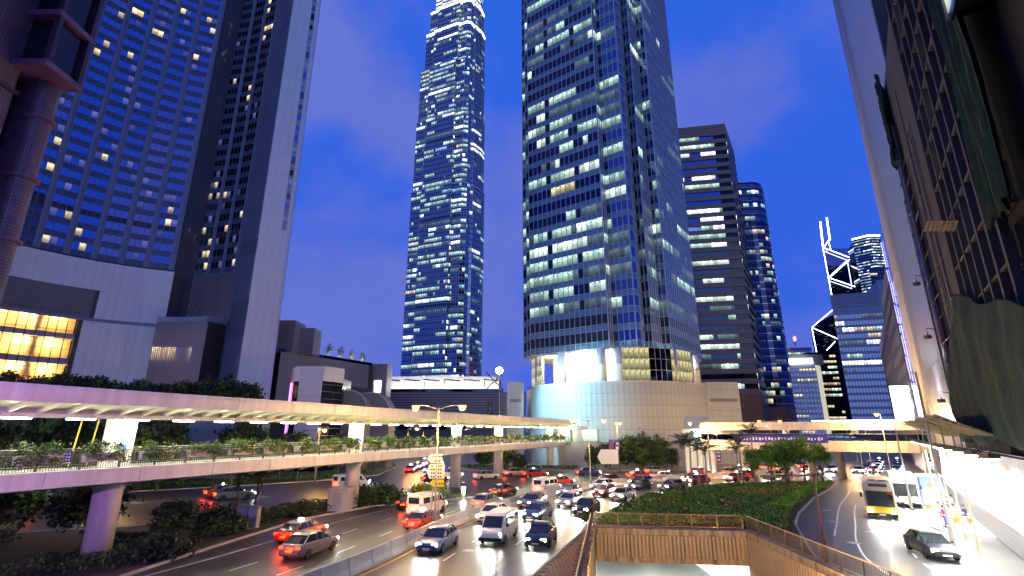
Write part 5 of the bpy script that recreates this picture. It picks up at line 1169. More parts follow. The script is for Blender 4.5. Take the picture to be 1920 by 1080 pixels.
# island planting
ISL = [(7.2, 47.7), (10.8, 56.0), (15.8, 63.9), (25.8, 74.2), (38.6, 82.2), (51.4, 85.8), (44.9, 76.6), (36.6, 66.4), (28.2, 54.8), (24.6, 48.6), (22.6, 44.6), (20.4, 44.0), (19.4, 46)]
mound = MB(); cx_, cy_ = 25, 64
def mz(x, y): return .12 + .45 * max(0, 1 - ((x - 25) ** 2 / 500 + (y - 64) ** 2 / 500))
def pick_isl(x, y):
    dr = (Vector((x, y)) - Vector((51.4, 85.8))); e = abs((x - 28.2) * (85.8 - 54.8) - (y - 54.8) * (51.4 - 28.2)) / 38.7
    base = mz(x, y) - .15 + .35 + .15 * math.sin(x * 1.3) * math.sin(y * 1.1)
    if e < 2.6 and y > 54: return 1, base * .8
    n = math.sin(x * .9 + 1.3 * math.sin(y * .5)) + math.sin(y * .7 + x * .3)
    if (x - 31) ** 2 / 14 + (y - 66) ** 2 / 40 < 1 and rng.random() < .6: return 2, base
    if (x - 12.5) * .86 - (y - 60) * .5 < -.3 and 50 < y < 75 and n > -.6: return 1, base * .9
    if x < 12 and y < 52 and rng.random() < .6: return 1, base
    if n > 1.25 and rng.random() < .5: return 3, base
    return (0 if rng.random() < .75 else 4), base
cover('island_ground_cover', ISL, .105, .115, ['cover_leaf_lit', 'leaf_bright', 'leaf_yellow', 'leaf_red', 'leaf_dark'], pick_isl, 'clipped green ground cover filling the planted traffic island', 'ground cover', .14)
cover('verge_hedge', [(-23.4, 32), (-22.2, 41.5), (-20.9, 51), (-16, 59), (-9, 63.6), (-5.6, 66.2), (-12.3, 66.2), (-20, 60.6), (-26, 53), (-29, 42), (-29, 30)], .13, .11, ['leaf_dark', 'leaf', 'leaf_yellow'], lambda x, y: (0 if rng.random() < .5 else (1 if rng.random() < .8 or y < 52 else 2), .55 + .3 * math.sin(x * 1.7) * math.sin(y)), 'low dark hedge along the planted verge beside the outbound road', 'hedge')
cover('far_hedge', [(-75, 67), (-52, 74), (-40, 82), (-30, 92), (-25.4, 100), (-27, 101), (-32, 94), (-42, 84.5), (-53, 76.5), (-75, 70)], .22, .17, ['leaf', 'leaf_bright', 'leaf_dark'], lambda x, y: (rng.choice((0, 0, 1, 2)), .7), 'clipped hedge along the far verge under the footbridge', 'hedge')
cover('plaza_hedge', [(-11, 113.5), (-3, 108), (8, 110.3), (14, 110.4), (14, 112.5), (4, 113), (-4, 113), (-10, 118)], .25, .2, ['leaf', 'leaf_dark', 'leaf'], lambda x, y: (rng.choice((0, 1, 2)), .8), 'low shrubs along the kerb before the round podium', 'shrubs')
for i, (x, y, s_, kd) in enumerate([(-14.8, 61.6, 1.5, 'darkshrub'), (-16.8, 60.0, 1.3, 'darkshrub'), (-11.0, 65.4, 1.5, 'shrub'), (-9.2, 66.2, 1.3, 'shrub'), (-20.6, 52.8, 1.0, 'darkshrub'), (-23, 44, 1.1, 'darkshrub'), (-22.6, 36, 1.2, 'darkshrub'), (-25.5, 46.6, 1.2, 'darkshrub'), (6.7, 49.0, .7, 'shrub')]):
    shrub(x, y, .12, s_, kd, ['dark shrub at the foot of the second bridge column', 'smaller dark shrub left of the second bridge column', 'yellow-green lamplit shrub on the verge tip', 'smaller yellow-green shrub at the very tip of the verge', 'low dark shrub along the middle of the verge', 'dark shrub beside the utility cabinets', 'dark shrub near the bottom of the verge', 'dark shrub behind the utility cabinets', 'small shrub at the corner of the underpass railing'][i], 'verge shrubs')
# planters on the footbridge railing
po = offset(E_, .10); s = 6.2; i = 0
while s < TE - 3 and i < 34:
    p, t = along(po, s); ang = math.atan2(t.y, t.x); L_ = 2.1 if s < 60 else 2.5
    o = thing('railing_planter', (p.x, p.y, ZD + .50), f'stone planter box overflowing with greenery on the footbridge railing, {ORD[i]} from the left', 'planter', 'footbridge planters', ang)
    k = MB(); k.hexa([(-L_ / 2, -.16, 0), (L_ / 2, -.16, 0), (L_ / 2, .2, 0), (-L_ / 2, .2, 0), (-L_ / 2 - .05, -.22, .5), (L_ / 2 + .05, -.22, .5), (L_ / 2 + .05, .26, .5), (-L_ / 2 - .05, .26, .5)]); inst('planter_box', k.mesh('planter_box', 'planter_stone'), o)
    C = []
    for _ in range(26 if s < 60 else 16):
        c = np.array([nrg.uniform(-L_ * .56, L_ * .56), nrg.uniform(-.35, .3), nrg.uniform(.5, 1.05)]); 
        if nrg.random() < .3: c[1] = -.34; c[2] = nrg.uniform(.12, .5)
        C.append(c + nrg.normal(size=(42 if s < 40 else 24, 3)) * np.array([.2, .11, .13]))
    C = np.concatenate(C); I = nrg.choice([0, 0, 0, 1, 2] if i < 21 or i > 24 else [1, 2, 2, 3], len(C))
    inst('foliage', leaf_mesh('foliage', C, .07 if s < 40 else .10, ['leaf', 'leaf_bright', 'leaf_dark', 'leaf_yellow'], I), o)
    if i == 0:
        inst('flowers', leaf_mesh('flowers', np.array([-.8, -.3, .55]) + nrg.normal(size=(40, 3)) * np.array([.25, .08, .2]), .06, ['leaf_red'], [0] * 40), o)
    s += 3.3; i += 1

# ---------------------------------------------------------------- vehicles (forward is +Y)
PAINT = {'silver': (.45, .46, .48), 'white': (.75, .75, .74), 'black': (.012, .012, .014), 'red': (.45, .02, .015), 'blue': (.03, .06, .22), 'grey': (.16, .16, .17), 'yellow': (.75, .52, .04), 'green': (.03, .16, .08), 'cream': (.62, .55, .38)}
for c_, v_ in PAINT.items(): mat('paint_' + c_ if c_ not in ('white', 'yellow') else 'body_' + c_, v_, .28, metal=.0 if c_ != 'silver' else .5, coat=.8, spec=.5)
pk_ = lambda c_: 'body_' + c_ if c_ in ('white', 'yellow') else 'paint_' + c_
wheel_t = MB(); wheel_t.lathe([(.20, -.11), (.31, -.11), (.33, -.07), (.33, .07), (.31, .11), (.20, .11)], n=18)
WT = wheel_t.mesh('tyre', 'rubber'); WR = MB().lathe([(.05, -.10), (.20, -.112), (.20, .112), (.05, .10)], n=12).mesh('rim', 'chrome')
def wheels(o, pts, sc_=1.):
    for x, y in pts:
        w = inst('wheel', WT, o, (x, y, .33 * sc_), 0, (sc_, sc_, sc_ * 1.05)); w.rotation_euler = (0, R(90), 0); inst('rim', WR, w)
def loft(k, secs):
    V = []; F = []; m = len(secs[0][1])
    for y, pts in secs: V += [(x, y, z) for x, z in pts]
    for i in range(len(secs) - 1):
        for j in range(m): F.append((i * m + j, i * m + (j + 1) % m, (i + 1) * m + (j + 1) % m, (i + 1) * m + j)[::-1])
    F += [tuple(range(m)), tuple(range((len(secs) - 1) * m, len(secs) * m))[::-1]]; k.faces(V, F); return k
def headlamp(o, x, y, z, w=.17, h=.08, spot=True, power=60):
    inst('headlight', MB().box(-w, w, -.03, .05, -h, h).mesh('headlight', 'lamp_headlight'), o, (x, y, z))
def add_spot(o, y, z, power, w):
    l = bpy.data.lights.new('headlight_beam', 'SPOT'); l.energy = power; l.color = (1, .96, .86); l.spot_size = R(78); l.spot_blend = .9; l.shadow_soft_size = .15
    b = bpy.data.objects.new('headlight_beam', l); COL.objects.link(b); b.parent = o; b.location = (0, y, z); b.rotation_euler = (R(70), 0, 0)
    l = bpy.data.lights.new('tail_glow', 'POINT'); l.energy = 9; l.color = (1, .06, .015); l.shadow_soft_size = .2; b = bpy.data.objects.new('tail_glow', l); COL.objects.link(b); b.parent = o; b.location = (0, -y - .1, .75)
def make_car(colr, taxi=False, beam=125):
    o = thing('car', (0, 0, -50), 'x', 'taxi' if taxi else 'car'); local(o); bm_ = pk_(colr)
    def sec(w, zl, zb): return [(-w * .9, zl), (w * .9, zl), (w, zl + .14), (w, (zl + zb) / 2 + .05), (w * .96, zb - .05), (w * .86, zb), (-w * .86, zb), (-w * .96, zb - .05), (-w, (zl + zb) / 2 + .05), (-w, zl + .14)]
    k = MB(); loft(k, [(-2.22, sec(.72, .38, .80)), (-2.12, sec(.82, .26, .93)), (-1.7, sec(.87, .2, .97)), (-.6, sec(.885, .2, .95)), (.6, sec(.885, .2, .93)), (1.15, sec(.88, .2, .91)), (1.75, sec(.85, .21, .82)), (2.08, sec(.79, .25, .72)), (2.22, sec(.66, .34, .60))]); inst('body', k.mesh('body', bm_, smooth=False), o)
    k = MB(); loft(k, [(-1.82, [(-.70, .93), (.70, .93), (.68, .97), (-.68, .97)]), (-1.05, [(-.76, .93), (.76, .93), (.60, 1.39), (-.60, 1.39)]), (.15, [(-.77, .93), (.77, .93), (.61, 1.42), (-.61, 1.42)]), (1.10, [(-.72, .9), (.72, .9), (.70, .93), (-.70, .93)])]); inst('windows', k.mesh('windows', 'car_glass'), o)
    k = MB(); loft(k, [(-1.22, [(-.58, 1.33), (.58, 1.33), (.55, 1.37), (-.55, 1.37)]), (-.9, [(-.63, 1.385), (.63, 1.385), (.56, 1.45), (-.56, 1.45)]), (.1, [(-.64, 1.40), (.64, 1.40), (.56, 1.47), (-.56, 1.47)]), (.36, [(-.60, 1.34), (.60, 1.34), (.57, 1.37), (-.57, 1.37)])]); inst('roof', k.mesh('roof', 'paint_silver' if taxi else bm_), o)
    for sx in (-1, 1):
        k = MB()
        for ya, yb, za, zb in ((-1.75, -1.08, .96, 1.41), (-.38, -.36, .94, 1.42), (1.04, .18, .93, 1.43)): k.tube([(sx * .745, ya, za), (sx * .615, yb, zb)], .035, 5)
        stuff(inst('pillars', k.mesh('pillars', bm_), o)); inst('door_seam', MB().box(sx * .884 - .006, sx * .884 + .006, -.42, -.40, .3, .92).mesh('door_seam', 'rubber'), o)
        headlamp(o, sx * .58, 2.12, .63); inst('tail_light', MB().box(-.16, .16, -.05, .04, -.08, .08).mesh('tail_light', 'lamp_tail'), o, (sx * .62, -2.17, .78))
        k = MB(); k.box(-.07, .07, -.05, .05, -.05, .06); inst('mirror', k.mesh('mirror', bm_), o, (sx * .95, .75, .98))
    inst('grille', MB().box(-.36, .36, 2.17, 2.235, .42, .56).mesh('grille', 'rubber'), o); inst('number_plate', MB().box(-.25, .25, -2.26, -2.22, .52, .63).mesh('number_plate', 'sign_yellow'), o); inst('front_plate', MB().box(-.25, .25, 2.236, 2.25, .36, .46).mesh('front_plate', 'sign_white'), o)
    if taxi: inst('roof_sign', MB().box(-.2, .2, -.35, -.2, 1.46, 1.6).mesh('roof_sign', 'lamp_cool'), o)
    wheels(o, [(-.8, 1.32), (.8, 1.32), (-.8, -1.35), (.8, -1.35)], .95)
    add_spot(o, 2.3, .7, beam, 1); return o
def make_bus(L_, H_, W_, colr, lower, label, decks=1, name='bus', beam=170, dest=True):
    o = thing(name, (0, 0, -50), label, 'bus'); local(o); w = W_ / 2; h = L_ / 2
    def sec(s_, z0, z1): return [(-w * s_, z0), (w * s_, z0), (w * s_, z1 - .25), (w * s_ * .93, z1 - .04), (w * s_ * .8, z1), (-w * s_ * .8, z1), (-w * s_ * .93, z1 - .04), (-w * s_, z1 - .25)]
    k = MB(); loft(k, [(-h, sec(.94, .4, H_ - .08)), (-h + .15, sec(1, .32, H_)), (h - .35, sec(1, .32, H_)), (h - .1, sec(.97, .32, H_ - .05)), (h, sec(.93, .36, H_ - .35))]); inst('body', k.mesh('body', pk_(colr)), o)
    k = MB(); loft(k, [(-h - .01, [(x * 1.012, z) for x, z in ((-w, .36), (w, .36), (w, 1.15), (-w, 1.15))]), (h + .012, [(x * 1.012, z) for x, z in ((-w, .36), (w, .36), (w, 1.15), (-w, 1.15))])]); inst('skirt', k.mesh('skirt', pk_(lower)), o)
    rows = [(1.35, 2.25)] if decks == 1 else [(1.25, 2.05), (2.75, 3.6)]
    rows = [(1.5, H_ - .75)] if decks == 1 else rows
    for z0, z1 in rows:
        n = int((L_ - 1.4) / 1.5)
        for sx in (-1, 1):
            for i in range(n): inst('side_window', MB().box(-.02, .02, -.68, .68, 0, z1 - z0).mesh('side_window', 'room_cream' if decks == 2 else 'car_glass'), o, (sx * (w + .012), -h + 1.1 + i * 1.5, z0))
        inst('windscreen', MB().hexa([(-w * .86, h - .02, z0 - .35), (w * .86, h - .02, z0 - .35), (w * .84, h - .25, z0 - .35), (-w * .84, h - .25, z0 - .35), (-w * .86, h - .0, z1 - .05), (w * .86, h - .0, z1 - .05), (w * .84, h - .3, z1 - .05), (-w * .84, h - .3, z1 - .05)]).mesh('windscreen', 'car_glass'), o, (0, .05, 0))
        inst('rear_window', MB().box(-w * .7, w * .7, -h - .03, -h, z0 + .1, z1 - .1).mesh('rear_window', 'car_glass'), o)
    for sx in (-1, 1):
        headlamp(o, sx * w * .72, h + .02, .72, .16, .10); inst('tail_light', MB().box(-.09, .09, -.05, .0, -.22, .22).mesh('tail_light', 'lamp_tail'), o, (sx * w * .82, -h - .01, 1.1)); inst('mirror', MB().box(-.08, .08, -.04, .04, -.2, .2).mesh('mirror', 'rubber'), o, (sx * (w + .2), h - .05, 2.1))
        inst('indicator', MB().box(-.05, .05, 0, .03, -.06, .06).mesh('indicator', 'lamp_amber'), o, (sx * w * .90, h + .01, .72))
    if dest: inst('destination_board', MB().box(-w * .6, w * .6, h - .05, h + .03, H_ - .42, H_ - .16).mesh('destination_board', 'sign_black'), o)
    inst('bumper', MB().box(-w * .95, w * .95, h - .02, h + .06, .34, .55).mesh('bumper', 'grey_bumper' if 'grey_bumper' in M else 'rubber'), o); inst('number_plate', MB().box(-.26, .26, h + .065, h + .075, .38, .5).mesh('number_plate', 'sign_white'), o)
    k = MB(); k.box(-w * .55, -w * .1, h - 2.2, h - 1.7, H_ - .02, H_ + .09); k.box(w * .1, w * .55, h - 2.2, h - 1.7, H_ - .02, H_ + .09); inst('roof_vent', k.mesh('roof_vent', 'louver_grey'), o)
    k = MB(); k.tube([(-.5, h + .09, 1.2), (.25, h + .09, 1.7)], .015, 4); inst('wiper', k.mesh('wiper', 'rubber'), o)
    wheels(o, [(-w + .16, h - 2.3), (w - .16, h - 2.3), (-w + .16, -h + 2.2), (w - .16, -h + 2.2)], 1.45); add_spot(o, h + .15, .8, beam, 1); return o
def make_van(colr):
    o = thing('van', (0, 0, -50), 'x', 'van'); local(o); bm_ = pk_(colr)
    def sec(w, zl, zt): return [(-w * .93, zl), (w * .93, zl), (w, zl + .15), (w, zl + (zt - zl) * .62), (w * .93, zt - .12), (w * .82, zt), (-w * .82, zt), (-w * .93, zt - .12), (-w, zl + (zt - zl) * .62), (-w, zl + .15)]
    k = MB(); loft(k, [(-2.45, sec(.84, .34, 1.92)), (-2.35, sec(.90, .26, 2.0)), (-.5, sec(.92, .24, 2.04)), (.95, sec(.92, .24, 2.0)), (1.30, sec(.91, .24, 1.84)), (1.98, sec(.90, .24, 1.14)), (2.35, sec(.86, .26, .98)), (2.5, sec(.76, .34, .82))]); inst('body', k.mesh('body', bm_), o)
    inst('windscreen', MB().hexa([(-.74, 2.02, 1.17), (.74, 2.02, 1.17), (.74, 1.9, 1.1), (-.74, 1.9, 1.1), (-.70, 1.36, 1.84), (.70, 1.36, 1.84), (.70, 1.2, 1.78), (-.70, 1.2, 1.78)]).mesh('windscreen', 'car_glass'), o); inst('rear_window', MB().box(-.6, .6, -2.47, -2.40, 1.2, 1.75).mesh('rear_window', 'car_glass'), o)
    for sx in (-1, 1):
        for y0, y1 in ((.45, 1.25), (-.75, .35), (-2.1, -.9)): inst('side_window', MB().hexa([(sx * .90, y0, 1.22), (sx * .93, y0, 1.22), (sx * .93, y1, 1.22), (sx * .90, y1, 1.22), (sx * .86, y0, 1.72), (sx * .905, y0, 1.72), (sx * .905, y1 - .12, 1.72), (sx * .86, y1 - .12, 1.72)]).mesh('side_window', 'car_glass'), o)
        headlamp(o, sx * .66, 2.40, .74, .15, .10); inst('tail_light', MB().box(-.07, .07, -.05, .02, -.22, .22).mesh('tail_light', 'lamp_tail'), o, (sx * .76, -2.42, 1.0)); inst('mirror', MB().box(-.09, .09, -.05, .05, -.1, .1).mesh('mirror', 'rubber'), o, (sx * 1.02, 1.35, 1.25))
        inst('door_seam', MB().box(sx * .921 - .004, sx * .921 + .004, .40, .42, .35, 1.2).mesh('door_seam', 'rubber'), o)
    inst('bumper', MB().box(-.86, .86, 2.44, 2.54, .32, .55).mesh('bumper', 'rubber'), o); inst('number_plate', MB().box(-.25, .25, -2.5, -2.46, .5, .62).mesh('number_plate', 'sign_yellow'), o); wheels(o, [(-.82, 1.55), (.82, 1.55), (-.82, -1.5), (.82, -1.5)], 1.02); add_spot(o, 2.6, .75, 125, 1); return o
FLEET = {c_: make_car(c_) for c_ in ('silver', 'white', 'black', 'grey', 'blue')}
FLEET['taxi'] = make_car('red', True)
FLEET['van'] = make_van('white')
FLEET['double'] = make_bus(10.6, 4.35, 2.5, 'cream', 'red', 'x', 2, 'double_decker_bus'); FLEET['minibus'] = make_bus(6.4, 2.7, 2.05, 'cream', 'green', 'x', name='minibus')
FLEET['coach'] = make_bus(9.5, 3.25, 2.5, 'white', 'white', 'x', name='coach', beam=60, dest=False); FLEET['yellow'] = make_bus(8.6, 3.3, 2.45, 'cream', 'yellow', 'x', name='yellow_bus', beam=160)
DESC = {'silver': 'silver saloon car', 'white': 'white saloon car', 'black': 'black saloon car', 'grey': 'grey saloon car', 'blue': 'dark blue saloon car', 'taxi': 'red taxi with silver roof', 'van': 'white panel van', 'double': 'cream and red double-decker bus', 'minibus': 'cream and green minibus'}
used = set()
def place(kind, p, t, label, group=None):
    rz = math.atan2(-t.x, t.y); src = FLEET[kind]
    if kind not in used: used.add(kind); src.location = (p.x, p.y, .004); src.rotation_euler = (0, 0, rz); src['label'] = label; src.pop('group', None); o = src; 
    else: o = copy_tree(src, (p.x, p.y, .004), rz, label)
    if group: o['group'] = group
    return o
rv = random.Random(44)
def traffic(path, off_, s0, s1, gap, fwd, where, kinds, facing):
    pth = offset(path, off_); s = s0 + rv.uniform(0, 4); i = 0
    while s < s1:
        kind = rv.choice(kinds); l = {'double': 10.6, 'minibus': 6.4, 'van': 5.2}.get(kind, 4.4); p, t = along(pth, s + l / 2); t = t if fwd else -t
        place(kind, p, t, f'{DESC[kind]}, {facing} lit, {ORD[i]} nearest {where}', 'moving traffic'); s += l + rv.uniform(*gap); i += 1
cars = ['silver', 'white', 'black', 'grey', 'taxi', 'taxi', 'taxi', 'silver', 'blue', 'van', 'black', 'grey']
place('coach', Vector((45.6, 62.6)), -SD, 'parked white coach with big windscreen at the right-hand kerb', None)
place('yellow', Vector((37.2, 54.6)), Vector((-.56, -.83)), 'yellow and cream single-deck bus beside the white coach')
place('black', Vector((28.2, 37.2)), Vector((-.30, -.95)), 'glossy black car with headlights on at the bottom right corner')
traffic(BAR, 2.2, 19, 128, (4.5, 9), False, 'in inbound lane by barrier', cars, 'headlights')
traffic(BAR, 5.6, 21, 128, (4.5, 10), False, 'in middle inbound lane', cars + ['minibus'], 'headlights')
traffic(BAR, 9.0, 24, 74, (5, 11), False, 'in inbound lane by island', cars, 'headlights')
traffic(BAR, -2.2, 25, 135, (6, 13), True, 'in outbound lane by barrier', cars, 'tail lights')
traffic(BAR, -5.6, 16, 135, (6, 14), True, 'in middle outbound lane', cars + ['minibus'], 'tail lights')
traffic(BAR, -9.0, 20, 46, (7, 15), True, 'in outbound lane by verge', cars, 'tail lights')
FARR = spline([(-78, 47), (-50, 55), (-34, 66), (-20, 80.5), (-5, 92), (12, 99), (25, 101.5), (36, 105), (48, 112), (62, 126), (85, 160)], 1.5)
traffic(FARR, 0, 30, 128, (5, 12), True, 'on far road under footbridge', cars + ['double'], 'tail lights')
traffic(FARR, -3.4, 28, 96, (6, 14), True, 'on outer lane of far road', cars, 'tail lights')
BRN = spline([(-18.4, 101), (-19, 125), (-23, 150), (-30, 185)], 2)
traffic(BRN, -1.9, 2, 70, (2.5, 5), True, 'leaving on side road', cars, 'tail lights'); traffic(BRN, 1.9, 2, 70, (2.5, 5), False, 'arriving on side road', cars, 'headlights')
traffic(STR, 1.9, 8, 52, (3.5, 7), True, 'under the straight footbridge', cars + ['minibus'], 'headlights'); traffic(STR, -1.7, 4, 44, (4, 8), True, 'in kerb lane under straight footbridge', cars, 'headlights')
traffic(STR, 1.9, 74, 84, (6, 9), True, 'in left lane of right street', ['taxi', 'silver'], 'headlights')
traffic(BAR, 10.0, 118, 150, (4, 8), False, 'merging beyond straight bridge', cars, 'headlights')
for kind in list(FLEET):
    if kind not in used:
        o = FLEET[kind]
        for c_ in list(o.children_recursive) + [o]: bpy.data.objects.remove(c_)

# ---------------------------------------------------------------- street lamps
def street_lamp(x, y, h, label, arms=((1, 0), (-1, 0)), reach=2.0, power=1500, pm='pole_grey', z=0., head='lamp_sodium'):
    o = thing('street_lamp', (x, y, z), label, 'street lamp', 'street lamps'); k = MB(); k.tube([(x, y, z), (x, y, z + 1.6), (x, y, z + 1.7), (x, y, z + h)], [.15, .14, .09, .065], 10); k.build('pole', pm, o, smooth=True)
    for ax, ay in arms:
        k = MB(); k.tube([(x, y, z + h - .25), (x + ax * reach * .6, y + ay * reach * .6, z + h + .08), (x + ax * reach, y + ay * reach, z + h + .1)], [.045, .04, .04], 6); k.build('arm', pm, o); bx_, by_ = x + ax * (reach + .2), y + ay * (reach + .2)
        k = MB(); k.lathe([(.06, .16), (.34, .08), (.37, .0)], (bx_, by_, z + h + .06), 10); k.build('lamp_cover', pm, o); k = MB(); k.lathe([(.08, -.34), (.26, -.24), (.34, -.02), (.34, .05)], (bx_, by_, z + h), 12); k.build('lamp_bowl', head, o, smooth=True)
        lamp('POINT', o, (bx_, by_, z + h - .42), power * .42, (1, .54, .17), .22)
street_lamp(-6.5, 45.7, 10.1, 'nearest twin-arm street lamp standing in the concrete barrier', ((.97, -.2), (-.97, .2)), 2.0, 1900)
street_lamp(11.4, 77.5, 9.6, 'twin-arm street lamp second along the concrete barrier', ((.97, 0), (-.97, 0)), 2.2, 1700)
street_lamp(33.5, 92.6, 9.4, 'twin-arm street lamp near the right end of the barrier', ((.97, 0), (-.97, 0)), 1.6, 2200)
street_lamp(20.4, 108.2, 9.6, 'street lamp by the dark trees before the round podium', ((1, 0),), 1.2, 260); street_lamp(21.9, 108.6, 9.6, 'slim lamp right behind the one by the dark trees', ((1, .1),), .5, 200)
street_lamp(-3.4, 100.5, 10.2, 'street lamp with banners rising beside the curved footbridge', ((1, -.1),), 1.2, 1500)
street_lamp(36.6, 97.5, 7.9, 'short street lamp at the left end of the straight footbridge', ((1, 0),), .8, 450)
street_lamp(53.4, 107.5, 10.0, 'twin-arm lamp rising behind the straight footbridge', ((.97, -.2), (-.97, .2)), 1.8, 1600)
street_lamp(60.0, 84.2, 10.7, 'brightest sodium lamp at the fork by the straight footbridge', ((-.83, .0),), .5, 4500)
for i, (x, y) in enumerate([(66.5, 98), (74, 112), (83, 127), (60, 117), (68, 131), (94, 146)]): street_lamp(x, y, 9.2, f'{ORD[i]} of the distant sodium lamps beyond the straight footbridge', ((-.83, .56),), 1.6, 900)
street_lamp(-31, 84, 8.2, 'single-arm lamp on the far verge among small trees', ((.7, -.7),), 1.5, 1100); street_lamp(-23.6, 118, 8.6, 'lamp beside the side road to the mall', ((.95, 0),), 1.8, 1600); street_lamp(-25.5, 150, 8.6, 'lamp farther up the side road to the mall', ((-.95, 0),), 1.6, 1500)
street_lamp(-46, 60, 8, 'lamp on the far road hidden behind park trees', ((.8, .5),), 1.5, 900)
# dark lamp with horizontal arm in the foreground
o = thing('dark_lamp_post', (19.5, 34.5, 0), 'dark red unlit lamp post with long flat arm beside the underpass', 'lamp post'); k = MB(); k.tube([(19.5, 34.5, .13), (19.5, 34.5, 1.9), (19.5, 34.5, 2.0), (19.5, 34.5, 5.25)], [.12, .115, .07, .06], 10); k.build('pole', 'pole_red', o); k = MB(); k.box(16.9, 19.56, 34.44, 34.56, 5.18, 5.28); k.build('arm', 'pole_red', o); k = MB(); k.box(16.1, 17.1, 34.38, 34.62, 5.12, 5.27); k.build('lamp_head', 'steel_dark', o); k = MB(); k.box(19.4, 19.62, 34.4, 34.6, 5.24, 5.42); k.build('elbow', 'pole_red', o)
for i, (x, y, h) in enumerate([(31.1, 38.9, 12.4), (42.3, 57.4, 8.4)]):
    o = thing('plain_pole', (x, y, 0), ['tall pale steel pole at the kerb behind the black car', 'slimmer steel pole at the kerb near the coach'][i], 'pole', 'kerb poles'); k = MB(); k.tube([(x, y, 0), (x, y, 1.5), (x, y, 1.55), (x, y, h)], [.16, .15, .1, .07], 10); k.build('shaft', 'pole_grey', o); k = MB(); k.lathe([(.24, 0), (.24, .06), (.18, .1)], (x, y, .0), 12); k.build('base_plate', 'steel_dark', o)

# ---------------------------------------------------------------- signs and small street furniture
o = thing('direction_sign', (-7.0, 47.2, 0), 'white arrow-shaped direction boards with a yellow plate behind the nearest lamp', 'sign'); k = MB(); k.tube([(-7.0, 47.3, 0), (-7.0, 47.3, 6.1)], .06, 8); k.build('post', 'pole_grey', o); k = MB(); k.tube([(-6.4, 47.3, 0), (-6.4, 47.3, 6.1)], .06, 8); k.build('post', 'pole_grey', o)
for z0, z1, x0, x1, mkk, rows in ((5.25, 6.0, -7.25, -6.2, 'sign_white', 2), (3.95, 5.15, -7.3, -6.0, 'sign_white', 4), (3.3, 3.85, -7.0, -6.0, 'sign_yellow', 1)):
    k = MB(); zc = (z0 + z1) / 2; pl = [(x0, z0), (x1, z0), (x1, z1), (x0, z1), (x0 - .3, zc)]; n = 5; k.faces([(x, 47.18, z) for x, z in pl] + [(x, 47.23, z) for x, z in pl], [tuple(range(5)), tuple(range(9, 4, -1))] + [((i + 1) % n, i, i + n, (i + 1) % n + n) for i in range(n)]); b_ = k.build('board', mkk, o); k = MB()
    for r_ in range(rows):
        for c in range(5):
            if rng.random() < .85: zz = z0 + (z1 - z0) * (r_ + .3) / rows; k.box(x0 + .12 + c * .2, x0 + .25 + c * .2, 47.165, 47.178, zz, zz + .13)
    stuff(k.build('characters', 'sign_black', b_))
k = MB(); k.box(-5.98, -5.65, 47.18, 47.22, 4.5, 5.0); k.build('parking_plate', 'sign_blue', o)
def small_sign(x, y, h, mkk, shape, label, w=.35):
    o = thing('road_sign', (x, y, .12), label, 'sign', 'small road signs'); k = MB(); k.tube([(x, y, .12), (x, y, h)], .035, 6); k.build('post', 'pole_grey', o); k = MB()
    if shape == 'round': k.tube([(x, y - .06, h + w * .2), (x, y - .03, h + w * .2)], w, 16)
    else: k.box(x - w, x + w, y - .06, y - .03, h - w * .7, h + w * .7)
    p = k.build('plate', mkk, o); k = MB(); k.box(x - w * .4, x + w * .4, y - .075, y - .062, h - .05, h + .12); k.build('symbol', 'sign_black', p); k = MB(); k.box(x - .25, x + .25, y - .06, y - .03, h - .75, h - .5); k.build('sub_plate', 'sign_white', o)
small_sign(-39.6, 75.5, 3.2, 'sign_yellow', 'round', 'round yellow-rimmed sign on the far verge left of the trees', .4); small_sign(-32.4, 80.5, 3.5, 'sign_yellow', 'square', 'square yellow sign on the far verge below the bridge', .45)
o = thing('blue_sign_board', (41.4, 110.2, 0), 'purple-blue road sign board on two posts before the straight bridge', 'sign'); k = MB(); k.tube([(40.4, 112.5, .1), (40.4, 112.5, 4)], .07, 6); k.build('post', 'pole_grey', o); k = MB(); k.tube([(44, 112.5, .1), (44, 112.5, 4)], .07, 6); k.build('post', 'pole_grey', o); k = MB(); k.box(40, 44.4, 112.2, 112.35, 1.6, 4.2); b_ = k.build('board', 'sign_purple', o); k = MB()
for r_ in range(3):
    for c in range(7): k.box(40.3 + c * .58, 40.7 + c * .58, 112.17, 112.19, 1.9 + r_ * .75, 2.3 + r_ * .75)
stuff(k.build('characters', 'sign_white', b_))
for i, (x, y) in enumerate([(-3.4, 100.2), (21.0, 107.9)]):
    o = thing('lamp_banner', (x, y, 4.2), ['purple and red banner pair on the lamp beside the curved bridge', 'purple and red banner pair on the lamp by the dark trees'][i], 'banner', 'lamp banners')
    for sx in (-1, 1): k = MB(); k.box(x + sx * .62 - .45, x + sx * .62 + .45, y - .03, y + .0, 4.3, 6.2); b_ = k.build('flag', 'sign_purple', o); k = MB(); k.box(x + sx * .62 - .3, x + sx * .62 + .25, y - .045, y - .032, 4.4, 4.9); k.box(x + sx * .62 - .15, x + sx * .62 + .3, y - .045, y - .032, 5.3, 5.7); k.build('mark', 'sign_red' if sx < 0 else 'sign_white', b_)
    k = MB(); k.tube([(x - 1.1, y, 6.25), (x + 1.1, y, 6.25)], .03, 5); k.build('bracket', 'steel_dark', o)
